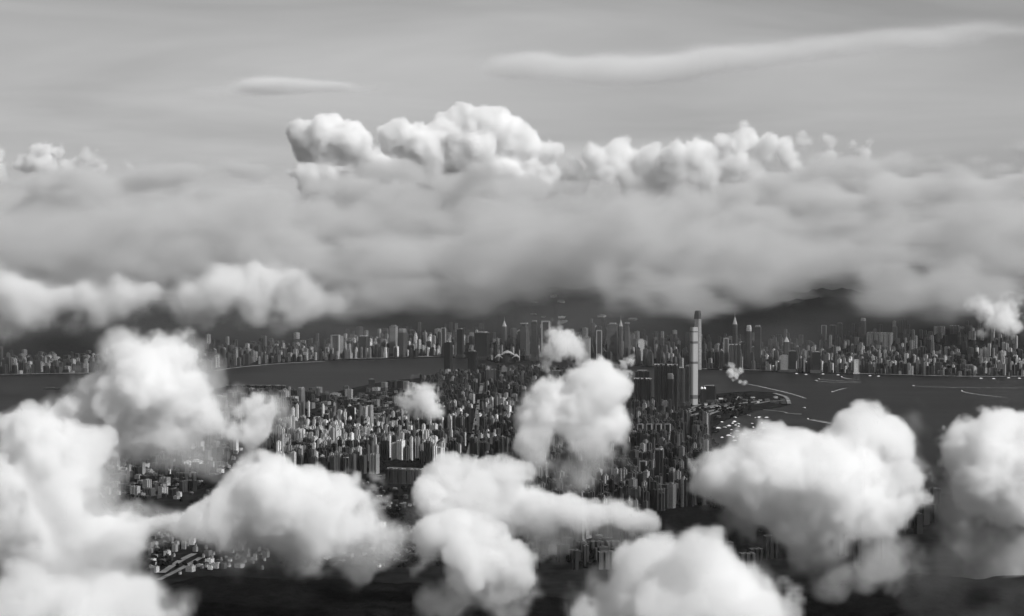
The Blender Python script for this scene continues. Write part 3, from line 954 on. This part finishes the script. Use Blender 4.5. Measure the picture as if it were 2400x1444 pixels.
# ------------------------------------------------------------------ clouds
def fbm(dim, vox, scale, octs, rng, gain=0.5, stretch=(1, 1, 1)):
    """Fractal noise on a voxel grid (cubic B-spline value noise), about zero mean and unit spread."""
    out = np.zeros(dim, np.float32)
    amp, tot, s = 1.0, 0.0, scale
    for _ in range(octs):
        if s < vox * 1.2:
            break
        mats, ms = [], []
        for n, st in zip(dim, stretch):
            u = np.arange(n) * vox / (s * st) + rng.random()
            i = np.floor(u).astype(int)
            f = (u - i).astype(np.float32)
            m = int(i.max()) + 4
            a = np.zeros((n, m), np.float32)
            for q, w_ in enumerate(((1 - f) ** 3 / 6, (3 * f ** 3 - 6 * f ** 2 + 4) / 6, (-3 * f ** 3 + 3 * f ** 2 + 3 * f + 1) / 6, f ** 3 / 6)):
                a[np.arange(n), i + q] += w_
            mats.append(a)
            ms.append(m)
        t = rng.standard_normal(ms).astype(np.float32)
        t = np.tensordot(mats[0], t, (1, 0))
        t = np.tensordot(mats[1], t, (1, 1)).transpose(1, 0, 2)
        t = np.tensordot(t, mats[2], (2, 1))
        out += amp * t * 2.4
        tot += amp * amp
        amp *= gain
        s /= 2.05
    return out / math.sqrt(tot)


def voxel_group():
    g = bpy.data.node_groups.new('cloud_voxels', 'GeometryNodeTree')
    new = g.interface.new_socket
    new('Geometry', in_out='INPUT', socket_type='NodeSocketGeometry')
    new('Source', in_out='INPUT', socket_type='NodeSocketObject')
    for n in ('Min', 'Vox'):
        new(n, in_out='INPUT', socket_type='NodeSocketVector')
    for n in ('NX', 'NY', 'NZ'):
        new(n, in_out='INPUT', socket_type='NodeSocketInt')
    new('Material', in_out='INPUT', socket_type='NodeSocketMaterial')
    new('Geometry', in_out='OUTPUT', socket_type='NodeSocketGeometry')
    N, L = g.nodes.new, g.links.new
    gi, go = N('NodeGroupInput'), N('NodeGroupOutput')

    def vm(op, a, b):
        n = N('ShaderNodeVectorMath')
        n.operation = op
        L(a, n.inputs[0])
        L(b, n.inputs[1])
        return n.outputs[0]

    def mt(op, a, b=None):
        n = N('ShaderNodeMath')
        n.operation = op
        for k, x in enumerate((a, b)):
            if x is None:
                continue
            if isinstance(x, float):
                n.inputs[k].default_value = x
            else:
                L(x, n.inputs[k])
        return n.outputs[0]
    q = vm('DIVIDE', vm('SUBTRACT', N('GeometryNodeInputPosition').outputs[0], gi.outputs['Min']), gi.outputs['Vox'])
    sx = N('ShaderNodeSeparateXYZ')
    L(q, sx.inputs[0])
    r = [mt('ROUND', sx.outputs[k]) for k in range(3)]
    idx = mt('ADD', mt('MULTIPLY', mt('ADD', mt('MULTIPLY', r[0], gi.outputs['NY']), r[1]), gi.outputs['NZ']), r[2])
    oi = N('GeometryNodeObjectInfo')
    L(gi.outputs['Source'], oi.inputs['Object'])
    na = N('GeometryNodeInputNamedAttribute')
    na.data_type = 'FLOAT'
    na.inputs[0].default_value = 'd'
    si = N('GeometryNodeSampleIndex')
    si.data_type, si.domain, si.clamp = 'FLOAT', 'POINT', True
    L(oi.outputs['Geometry'], si.inputs['Geometry'])
    L(na.outputs[0], si.inputs['Value'])
    L(idx, si.inputs['Index'])
    vc = N('GeometryNodeVolumeCube')
    L(si.outputs[0], vc.inputs['Density'])
    L(gi.outputs['Min'], vc.inputs['Min'])
    cx = N('ShaderNodeCombineXYZ')
    for k, n in enumerate(('NX', 'NY', 'NZ')):
        L(mt('SUBTRACT', gi.outputs[n], 1.0), cx.inputs[k])
        L(gi.outputs[n], vc.inputs['Resolution ' + n[1]])
    L(vm('ADD', gi.outputs['Min'], vm('MULTIPLY', cx.outputs[0], gi.outputs['Vox'])), vc.inputs['Max'])
    sm = N('GeometryNodeSetMaterial')
    L(vc.outputs[0], sm.inputs[0])
    L(gi.outputs['Material'], sm.inputs['Material'])
    L(sm.outputs[0], go.inputs[0])
    return g


VOX = voxel_group()
VOX_ID = {s.name: s.identifier for s in VOX.interface.items_tree if s.in_out == 'INPUT'}
CLOUD_MATS = {}


def cloud_material(sigma, step, white):
    if (sigma, step, white) not in CLOUD_MATS:
        m = bpy.data.materials.new('cloud_vapour')
        m.use_nodes = True
        t = m.node_tree
        t.nodes.clear()
        o, p = t.nodes.new('ShaderNodeOutputMaterial'), t.nodes.new('ShaderNodeVolumePrincipled')
        t.links.new(p.outputs[0], o.inputs['Volume'])
        p.inputs['Density'].default_value = sigma
        p.inputs['Color'].default_value = (white, white, white, 1)
        p.inputs['Anisotropy'].default_value = 0.0
        p.inputs['Density Attribute'].default_value = 'density'
        m.cycles.volume_step_rate = step * 1.6
        CLOUD_MATS[sigma, step, white] = m
    return CLOUD_MATS[sigma, step, white]


def cloud_object(name, mn, vox, d, sigma, step, white):
    """A Volume object whose density grid is filled from a plain array of points that only stores the numbers."""
    me = bpy.data.meshes.new(name + '_density')
    me.vertices.add(d.size)
    a = me.attributes.new('d', 'FLOAT', 'POINT')
    a.data.foreach_set('value', d.astype(np.float32).ravel())
    src = bpy.data.objects.new(name + '_density', me)          # never linked into the scene
    vol = bpy.data.volumes.new(name)
    mat = cloud_material(sigma, step, white)
    vol.materials.append(mat)
    ob = bpy.data.objects.new(name, vol)
    sc.collection.objects.link(ob)
    md = ob.modifiers.new('vapour', 'NODES')
    md.node_group = VOX
    md[VOX_ID['Source']] = src
    md[VOX_ID['Min']] = [float(x) for x in mn]
    md[VOX_ID['Vox']] = [float(vox)] * 3
    md[VOX_ID['NX']], md[VOX_ID['NY']], md[VOX_ID['NZ']] = d.shape
    md[VOX_ID['Material']] = mat
    return ob


def cloud(name, label, dist, vox, blobs, wisps=(), seed=1, sigma=0.042, group=None, buds=((10, 0.34), (8, 0.36)), squash=1.0, deep=1.0,
          edge=0.12, base_edge=0.7, rough=0.26, base_rough=0.75, wisp_density=0.16, wisp_rough=0.55, step=1.0, jitter=0.5, base=None, stretch=(1, 1, 1), kind=None, warp=0.24, blend=0.2, white=1.0, base_thin=0.12, fine=0.075, halo=0.22, wscale=0.9, grow=1.17, base_part=0.55, gain=0.6):
    """blobs and wisps: (px, py, radius px[, depth offset px[, width factor]]) read off the photograph at the distance dist.
    squash flattens blobs vertically, deep stretches them along the line of sight; base = altitude under which the vapour thins out."""
    rng = np.random.default_rng(seed)
    m = dist / FOC
    core = []
    for b in blobs:
        px, py, r = b[:3]
        dz = b[3] if len(b) > 3 else rng.uniform(-jitter, jitter) * r
        wf = b[4] if len(b) > 4 else 1.0
        c = at(px, py, dist + dz * m)
        core.append((np.array(c), r * m * grow, wf))
    allb = list(core)
    level = core
    for n, rr_ in buds:
        nl = []
        for c, r, wf in (level if len(level) < 4000 else level[::2]):
            for _ in range(n):
                v = rng.standard_normal(3)
                v /= np.linalg.norm(v)
                if v[2] < -0.2:
                    v[2] *= -0.6
                if v[1] > 0.5:
                    v[1] *= -1
                off = v * r * rng.uniform(0.8, 0.98) * np.array((wf, deep, 1 / squash))
                nl.append((c + off, r * rr_ * rng.uniform(0.55, 1.15), 1.0))
        allb += nl
        level = nl
    wsp = []
    for b in wisps:
        px, py, r = b[:3]
        dz = b[3] if len(b) > 3 else 0.0
        wf = b[4] if len(b) > 4 else 1.0
        wsp.append((np.array(at(px, py, dist + dz * m)), r * m * grow, wf))
    r0 = max(r for _, r, _ in core + wsp)
    lo, hi = np.full(3, 1e9), np.full(3, -1e9)
    for c, r, wf in allb + wsp:
        e = np.array((r * wf, r * deep, r / squash)) * (1.6 if r > r0 * 0.3 else 1.2) + warp * r0
        lo, hi = np.minimum(lo, c - e), np.maximum(hi, c + e)
    dim = tuple(np.ceil((hi - lo) / vox).astype(int) + 2)
    ax = [lo[k] + np.arange(dim[k]) * vox for k in range(3)]

    # the vapour is stirred: positions are warped before the distance to a billow is measured
    wr = [fbm(dim, vox, r0 * 0.9, 4, rng, 0.55, stretch) * (warp * r0) for _ in range(3)]

    def splat(lst):
        f = np.full(dim, -1.0, np.float32)
        for c, r, wf in lst:
            e = np.array((r * wf, r * deep, r / squash))
            a = np.maximum(np.floor((c - e * 1.6 - lo) / vox).astype(int), 0)
            b = np.minimum(np.ceil((c + e * 1.6 - lo) / vox).astype(int) + 1, dim)
            if (b <= a).any():
                continue
            s = tuple(slice(x, y) for x, y in zip(a, b))
            g = 0
            kw = min(1.0, 0.35 + 0.65 * r / r0)
            for k in range(3):
                sh = [1, 1, 1]
                sh[k] = -1
                g = g + (((ax[k][a[k]:b[k]].reshape(sh) - c[k]).astype(np.float32) + wr[k][s] * kw) / e[k]) ** 2
            g = np.sqrt(g)
            q = (1 - g) * (r / r0) - np.clip((g - 1.08) / 0.45, 0, 1) ** 2 * 1.1      # fades out before the edge of its box
            # smooth union
            h = np.clip(0.5 + 0.5 * (f[s] - q) / blend, 0, 1)
            f[s] = q + (f[s] - q) * h + blend * h * (1 - h)
        return f
    n1 = fbm(dim, vox, r0 * 0.8, 7, rng, gain, stretch)
    n2 = fbm(dim, vox, r0 * wscale, 6, rng, 0.66, stretch)
    n3 = fbm(dim, vox, r0 * 0.3, 5, rng, 0.65, stretch)
    zc = [c[2] for c, _, _ in core] or [c[2] for c, _, _ in wsp]
    zlo, zhi = min(c[2] - r / squash for c, r, _ in core + wsp), max(c[2] + r / squash for c, r, _ in core + wsp)
    t = np.clip((ax[2] - zlo) / (zhi - zlo) / base_part, 0, 1).astype(np.float32)[None, None, :]
    t = t * t * (3 - 2 * t)
    dens = np.zeros(dim, np.float32)
    if allb:
        f0 = splat(allb)
        f = f0 + np.minimum(n1 * (base_rough + (rough - base_rough) * t) * 0.5, 0.3) - fine * np.abs(n3)
        x = np.clip(f / (base_edge + (edge - base_edge) * t), 0, 1)
        dens = x * x * (3 - 2 * x) * (base_thin + (1 - base_thin) * t * t)
        if halo:
            x = np.clip((f0 + 0.06 + 0.2 * (1 - t) + np.minimum(0.34 * n2, 0.3) - 0.10 - 0.05 * np.abs(n3)) / 0.35, 0, 1)
            dens = np.maximum(dens, halo * x * x)
    if wsp:
        f = splat(wsp)
        f = f + np.minimum(n2 * wisp_rough * 0.5, 0.42) - 0.05 - fine * np.abs(n3)
        x = np.clip(f / 0.45, 0, 1)
        dens = np.maximum(dens, wisp_density * x * x)
    if base is not None:
        dens *= np.clip((ax[2] - base[0]) / (base[1] - base[0]), 0, 1).astype(np.float32)[None, None, :]
    for k in range(3):
        s0, s1 = [slice(None)] * 3, [slice(None)] * 3
        s0[k], s1[k] = 0, -1
        dens[tuple(s0)] = 0
        dens[tuple(s1)] = 0
    dens[dens < 0.004] = 0
    ob = cloud_object(name, lo, vox, dens, sigma, step, white)
    tag(ob, label, 'cloud', group, kind)
    if VERBOSE:
        print(name, dim, int(np.prod(dim)), 'alt', round(zlo), round(zhi))
    return ob


VERBOSE = False
LOW = 'low cumulus clouds floating over the city'
cloud('cumulus_cloud', 'tall leaning cloud with ragged right edge covering the harbour at left', 5200, 5.5,
      [(340, 850, 85), (405, 835, 72), (425, 788, 30), (280, 890, 66), (300, 808, 38), (360, 800, 40), (240, 955, 82), (325, 930, 108), (410, 920, 72), (170, 965, 38), (400, 1000, 75), (300, 1000, 80), (470, 985, 55),
       (550, 958, 40), (622, 972, 48), (590, 1010, 55), (520, 1010, 50), (250, 1020, 70), (150, 1015, 66), (90, 1045, 55), (200, 1060, 75), (300, 1065, 60), (120, 1070, 60)],
      [(460, 860, 60), (480, 900, 40), (660, 1020, 40), (590, 1050, 60), (480, 1050, 60), (360, 1060, 60), (250, 1060, 60)], seed=3, group=LOW, base_part=.3, base_thin=.4)
cloud('cumulus_cloud', 'huge bright cloud mass filling the lower left side', 4200, 5,
      [(100, 1100, 110), (60, 1050, 65), (180, 1070, 75), (40, 1200, 120), (165, 1180, 90), (120, 1290, 120), (250, 1290, 90), (320, 1270, 75), (390, 1235, 55), (300, 1225, 55), (30, 1340, 120), (210, 1350, 90), (300, 1335, 60), (0, 1010, 40), (225, 1110, 55), (235, 1160, 50), (240, 1230, 60)],
      [(230, 1110, 50), (330, 1330, 70), (420, 1220, 50), (230, 1200, 60), (370, 1290, 50)], seed=5, group=LOW)
cloud('cumulus_cloud', 'white cloud top rising in the bottom left corner', 2600, 5,
      [(80, 1440, 75), (200, 1430, 70), (300, 1440, 70), (390, 1455, 45), (0, 1450, 70), (200, 1500, 140)], [(410, 1440, 40), (60, 1390, 50)], seed=7, group=LOW)
cloud('cumulus_cloud', 'dome shaped white cloud with a ragged dark hole beneath left of centre', 4000, 5,
      [(640, 1150, 75), (600, 1185, 85), (560, 1225, 70), (720, 1170, 70), (785, 1165, 40), (840, 1235, 55), (880, 1265, 42), (700, 1230, 105), (790, 1265, 85), (560, 1255, 60), (500, 1240, 45), (815, 1315, 42), (850, 1290, 45), (480, 1242, 46), (445, 1252, 34), (935, 1275, 26), (620, 1125, 52), (720, 1130, 46)],
      [(720, 1300, 70), (640, 1290, 70), (500, 1230, 60), (450, 1260, 40), (930, 1275, 40), (780, 1330, 50), (560, 1290, 60)], seed=11, group=LOW)
cloud('cumulus_cloud', 'round cauliflower cloud hanging alone over the middle of the city', 5000, 5,
      [(1400, 930, 65), (1335, 970, 80), (1260, 990, 60), (1290, 935, 42), (1410, 885, 32), (1430, 1000, 48), (1350, 1035, 60), (1250, 1040, 45), (1320, 1085, 42), (1330, 1120, 28)],
      [(1300, 1090, 55), (1340, 1120, 40), (1430, 1050, 50), (1460, 1000, 40), (1230, 1060, 50), (1390, 1070, 50), (1480, 960, 25), (1350, 1140, 30)], seed=13, group=LOW)
cloud('cumulus_cloud', 'long low cloud lying across the streets below the round cloud', 4200, 5,
      [(1060, 1130, 45), (1020, 1170, 42), (1130, 1150, 50), (1190, 1150, 55), (1150, 1195, 60), (1240, 1205, 52), (1320, 1215, 50), (1400, 1230, 48), (1260, 1245, 50), (1090, 1185, 55), (1365, 1255, 40), (1455, 1220, 42), (1505, 1228, 34)],
      [(1470, 1215, 55), (1520, 1230, 45), (1570, 1230, 40), (1430, 1260, 50), (1320, 1265, 50), (1610, 1225, 40), (1490, 1180, 30), (1000, 1190, 40)], seed=17, group=LOW)
cloud('cumulus_cloud', 'torn cloud with dark gaps trailing down to the bottom edge', 3300, 5,
      [(1020, 1262, 50), (1080, 1270, 60), (1145, 1265, 52), (1130, 1315, 65), (1185, 1340, 55), (1210, 1320, 40), (1100, 1370, 42), (1160, 1390, 40)],
      [(1235, 1370, 45), (1080, 1400, 60), (1150, 1410, 60), (1050, 1430, 50), (1200, 1400, 50), (1010, 1290, 50), (960, 1275, 40), (1230, 1330, 40)], seed=19, group=LOW, wisp_density=0.4, base_part=.35)
cloud('cumulus_cloud', 'brightest white cloud peak rising from the bottom edge at centre', 2600, 5,
      [(1570, 1300, 52), (1520, 1335, 60), (1630, 1315, 52), (1600, 1385, 100), (1500, 1400, 85), (1420, 1420, 65), (1700, 1390, 60), (1760, 1405, 42), (1810, 1415, 42), (1860, 1435, 40), (1350, 1450, 55), (1600, 1490, 140), (1750, 1490, 90), (1450, 1490, 90)],
      [(1370, 1410, 45), (1300, 1440, 40)], seed=23, grow=1.2, base_part=.3, group=LOW)
cloud('cumulus_cloud', 'largest billowing cloud covering the waterfront at lower right', 4000, 5,
      [(2020, 1000, 52), (1980, 1030, 52), (2080, 1045, 52), (1880, 1040, 48), (1790, 1045, 48), (1720, 1050, 45), (1660, 1100, 45), (1700, 1130, 80), (1810, 1120, 100), (1950, 1110, 105), (2080, 1110, 80), (2130, 1120, 55), (1660, 1150, 45),
       (1750, 1200, 80), (1880, 1205, 110), (2020, 1200, 110), (2115, 1180, 60), (1850, 1270, 70), (1960, 1290, 60), (2060, 1300, 60)],
      [(2090, 1350, 50), (1780, 1270, 60), (1940, 1350, 60), (1880, 1320, 60), (2130, 1290, 60), (1700, 1230, 50), (1645, 1035, 25), (2040, 1350, 50), (2180, 1250, 50)], seed=29, grow=1.08, group=LOW)
cloud('cumulus_cloud', 'domed cloud cut off by the right edge above dark mist', 4400, 5,
      [(2330, 995, 48), (2390, 1030, 75), (2285, 1010, 42), (2240, 1020, 35), (2255, 1060, 52), (2350, 1080, 100), (2290, 1135, 65), (2410, 1150, 100)],
      [(2330, 1200, 110), (2250, 1170, 60), (2150, 1005, 40, 60), (2200, 1040, 40, 60), (2300, 1280, 110), (2390, 1290, 110)], seed=31, grow=1.08, group=LOW)
PUFF = 'small torn puffs of cloud'
TORN = dict(group=PUFF, sigma=0.08, grow=1.08, wisp_rough=1.4, blend=0.05, wscale=0.5)
cloud('cloud_puff', 'small torn puff of cloud over the rooftops at centre', 8000, 5, [], [(985, 935, 40), (965, 950, 30), (1010, 968, 26), (1005, 920, 28)], seed=37, wisp_density=0.4, **TORN)
cloud('cloud_puff', 'small soft puff of cloud in front of the far waterfront', 9500, 6, [], [(1318, 815, 46), (1290, 832, 32), (1335, 838, 28)], seed=41, wisp_density=0.3, **TORN)
cloud('cloud_puff', 'tiny wisp of cloud beside the boat wake right of the tallest tower', 12000, 5, [], [(1722, 878, 16), (1712, 866, 12), (1735, 892, 11), (1742, 898, 7)], seed=43, wisp_density=0.5, **TORN)
cloud('cloud_puff', 'tiny wisp of cloud just above the round cloud', 9500, 5, [], [(1460, 852, 14), (1478, 846, 12), (1470, 880, 14)], seed=47, wisp_density=0.4, **TORN)
cloud('cloud_puff', 'faint wisp of cloud at the shoulder of the dome shaped cloud', 4600, 6, [], [(865, 1140, 40), (880, 1160, 34)], seed=49, wisp_density=0.3, **TORN)
cloud('cloud_puff', 'cloud puff beside the dark hillside at the right edge', 15500, 14, [], [(2345, 735, 46), (2305, 715, 36), (2375, 745, 40), (2310, 785, 20)], seed=53, wisp_density=1.0, group=PUFF, sigma=0.025, grow=1.05, wisp_rough=.9)
MID = 'grey clouds lying on the island hills'
cloud('cloud_bank', 'pale cloud rolling over the far shore at the left edge', 12500, 22,
      [(60, 690, 60), (150, 685, 55), (230, 705, 55), (310, 715, 48), (360, 735, 30), (20, 725, 45), (200, 735, 35), (290, 745, 28), (-60, 690, 80)],
      [(100, 650, 60), (0, 640, 60), (60, 750, 40), (160, 755, 40), (250, 755, 30), (390, 745, 30)], seed=59, group=MID, sigma=0.016, grow=1.3, step=1.5, squash=1.3, edge=0.4, base_edge=.6, rough=.3, base_thin=.35, buds=((4, .5),), white=.97)
cloud('cloud_bank', 'pale cloud with a hooked tip spilling toward the far skyline', 12800, 22,
      [(450, 690, 50), (530, 680, 50), (620, 690, 55), (690, 680, 45), (730, 705, 40), (800, 712, 28), (840, 705, 18), (510, 725, 38), (600, 730, 35), (700, 730, 26), (430, 735, 20)],
      [(690, 640, 40), (640, 650, 50), (560, 745, 40), (650, 745, 40), (400, 650, 30), (480, 745, 30), (850, 690, 20)], seed=61, group=MID, sigma=0.016, grow=1.3, step=1.5, squash=1.3, edge=0.4, base_edge=.6, rough=.3, base_thin=.35, buds=((4, .5),), white=.97)
rng_ = random.Random(4)
SH_PX, SH_D = [p[0] for p in SHORE], [on_ground(px, py).y for px, py in SHORE]


def behind_shore(x, back):
    """Depth offset, in pixels at 19 km, that puts a billow the given metres behind the far shore."""
    return (np.interp(x, SH_PX, SH_D) + back - 19000) / (19000 / FOC)


bank = [(x, 600 + rng_.uniform(-25, 25), rng_.uniform(80, 105), behind_shore(x, 2200 + rng_.uniform(-200, 500)), 2.0) for x in range(-150, 2600, 75)]
bank += [(x, 512 + rng_.uniform(-22, 22) + (30 if x < 300 else 0), rng_.uniform(58, 80), behind_shore(x, 2300 + rng_.uniform(-200, 600)), 2.2) for x in range(-150, 2600, 90)]
low = [(x, (682 if 850 < x < 2250 else 690) + 14 * math.sin(x * .011) + rng_.uniform(-12, 14), rng_.uniform(46, 62), behind_shore(x, 1500 + rng_.uniform(-500, 300)), 1.7) for x in range(-100, 2500, 44)]
cloud('cloud_bank', 'broad grey cloud bank hiding the tops of the far hills', 19000, 42, bank, low, seed=67, group=MID, sigma=0.0024, step=1.1, squash=1.25, deep=2.2, edge=0.55, base_edge=0.6, halo=0,
      rough=0.55, base_rough=0.6, buds=(), wisp_density=1.0, wisp_rough=0.85, white=0.8, gain=0.74, base_thin=0.8, base_part=.3, fine=0.2, stretch=(1.8, 1.8, 1), grow=1.1, blend=0.1, warp=.16)  # shade on the bank is put into a greyer vapour colour
VX = [-200, 0, 330, 560, 650, 760, 900, 1180, 1400, 1650, 1780, 1850, 2000, 2100, 2400, 2700]
VY = [400, 415, 400, 382, 366, 376, 368, 396, 430, 438, 425, 385, 362, 352, 338, 335]
veil = [(x, np.interp(x, VX, VY) + 38 + rng_.uniform(-8, 8), rng_.uniform(55, 75), rng_.uniform(-100, 100), 1.8) for x in range(-150, 2600, 55)]
veil += [(x, np.interp(x, VX, VY) + 95, 75, rng_.uniform(-150, 50), 2.2) for x in range(-150, 2600, 90)]
veil += [(x, y, 75, rng_.uniform(-100, 50), 2.2) for y in (545, 605) for x in range(-150, 2600, 90)]
cloud('cloud_bank', 'thin grey veil of cloud above the broad bank', 30000, 85, [], veil, seed=71, group=MID, sigma=0.0045, grow=1.0, step=1.2, squash=1.5, deep=1.8, wisp_density=1.0, wisp_rough=0.6, white=0.8, stretch=(2.0, 2, 1), blend=0.06, fine=.14)  # greyed vapour colour stands in for shade, as on the bank
slope = [(x, 750 + rng_.uniform(-12, 12), rng_.uniform(75, 100), behind_shore(x, 700 + rng_.uniform(-400, 300)), 2.0) for x in range(-150, 2600, 80)]
cloud('hill_mist', 'thin mist hanging in front of the far wooded slopes', 19000, 90, [], slope, seed=72, sigma=0.00005, grow=1.0, step=1.0, squash=1.1, deep=3.0, wisp_density=1.0, wisp_rough=0.7, stretch=(2, 2, 1), group=MID)
cloud('corner_mist', 'dim thin mist in the lower right corner', 3900, 14, [], [(2300, 1300, 120), (2390, 1370, 120), (2210, 1370, 90), (2150, 1430, 80), (2330, 1440, 110)], seed=74, sigma=0.05, wisp_density=0.016, wisp_rough=1.0, grow=1.0, group=LOW)
FAR = 'bright cumulus towers beyond the bank'
cloud('cumulus_cloud', 'brilliant white cumulus towers standing over the horizon at centre', 46000, 48,
      [(720, 325, 32), (765, 325, 42), (820, 335, 42), (692, 305, 16), (850, 345, 28), (940, 318, 34), (930, 345, 36), (1000, 345, 42), (1055, 300, 34), (1085, 280, 30), (1130, 300, 40), (1170, 312, 42), (1210, 325, 36), (1240, 350, 30), (1295, 358, 22), (1100, 350, 55), (1180, 365, 36), (765, 365, 34), (820, 385, 34), (880, 385, 32), (950, 385, 36), (1020, 390, 36), (1100, 395, 45), (1180, 400, 38), (1250, 390, 32), (720, 360, 28)] + [(x, 422, 38) for x in range(720, 1300, 60)],
      [(660, 355, 25), (630, 365, 18)], seed=73, group=FAR, sigma=0.009, grow=1.3, edge=0.06, base_edge=0.06, rough=0.14, base_rough=0.14, base_thin=1.0, warp=.12, halo=0, blend=.3, fine=.07, buds=((9, .3), (7, .36)), base_part=.1, step=1.5)
cloud('cumulus_cloud', 'row of softer white cumulus tops stretching right over the horizon', 48000, 60,
      [(1340, 372, 24), (1400, 362, 30), (1450, 352, 32), (1510, 366, 30), (1580, 378, 34), (1640, 362, 36), (1700, 342, 36), (1745, 326, 32), (1800, 345, 30), (1660, 395, 36), (1720, 388, 36), (1590, 400, 30), (1850, 356, 24), (1895, 335, 17), (1945, 336, 18), (1995, 340, 17), (2040, 334, 11), (1450, 390, 34), (1350, 395, 30)] + [(x, 425, 38) for x in range(1290, 1800, 60)] + [(1870, 388, 28), (1950, 376, 24), (2020, 366, 18)],
      [(1400, 400, 40), (1550, 410, 40), (1640, 420, 40), (1780, 385, 40), (2060, 335, 16)], seed=79, group=FAR, sigma=0.007, grow=1.12, halo=0, blend=.12, buds=((8, .34), (6, .36)), edge=0.2, base_edge=0.35, rough=0.25, base_rough=0.35, base_thin=.6, step=1.5, wisp_density=0.6)
cloud('cumulus_cloud', 'little white cumulus tops over the bank at far left', 46000, 48,
      [(80, 358, 17), (105, 352, 19), (140, 355, 16), (-5, 358, 15), (60, 385, 24), (110, 395, 26), (170, 400, 24), (0, 395, 24), (230, 405, 20)], [(230, 372, 16), (300, 395, 14), (200, 362, 14), (265, 385, 12)], seed=83, group=FAR, sigma=0.008, grow=1.3, halo=0, edge=0.15, rough=0.12, base_thin=.6, step=1.5, wisp_density=0.7)
STREAK = 'thin streaks of high cloud'
cloud('streak_cloud', 'bright lens shaped streak of high cloud at left', 62000, 110, [], [(650, 208, 34, 0, 6), (540, 214, 24, 0, 6), (770, 206, 22, 0, 6)], seed=89, group=STREAK, sigma=0.002, squash=1.7, deep=7, wisp_density=1, wisp_rough=0.45, step=1.0, stretch=(4, 4, 1), grow=1.0, warp=.1)
cloud('streak_cloud', 'long bright streak of high cloud slanting up at right', 62000, 110, [], [(1270, 160, 42, 0, 3.5), (1400, 162, 44, 0, 4), (1560, 155, 42, 0, 5), (1700, 138, 38, 0, 5), (1850, 120, 32, 0, 6), (2100, 98, 34, 0, 7), (2350, 76, 34, 0, 8)], seed=103, group=STREAK, sigma=0.0007, squash=1.35, deep=7, wisp_density=1, wisp_rough=0.45, step=1.0, stretch=(4, 4, 1), grow=1.0, warp=.1)
# ------------------------------------------------------------------ the air
HAZE = 0.27e-5
hz = mesh_object('haze', [(x, y, z) for z in (-30, 2000) for x, y in ((-14000, -600), (14000, -600), (14000, 26000), (-14000, 26000))],
                 [(3, 2, 1, 0), (4, 5, 6, 7), (0, 1, 5, 4), (1, 2, 6, 5), (2, 3, 7, 6), (3, 0, 4, 7)], None)
hm = bpy.data.materials.new('haze_air')
hm.use_nodes = True
hm.node_tree.nodes.clear()
o_, p_ = hm.node_tree.nodes.new('ShaderNodeOutputMaterial'), hm.node_tree.nodes.new('ShaderNodeVolumePrincipled')
p_.inputs['Density'].default_value = HAZE
p_.inputs['Color'].default_value = (1, 1, 1, 1)
hm.node_tree.links.new(p_.outputs[0], o_.inputs['Volume'])
hz.data.materials.append(hm)
tag(hz, 'pale haze in the air between the summit and the far hills', 'haze', None, 'stuff')
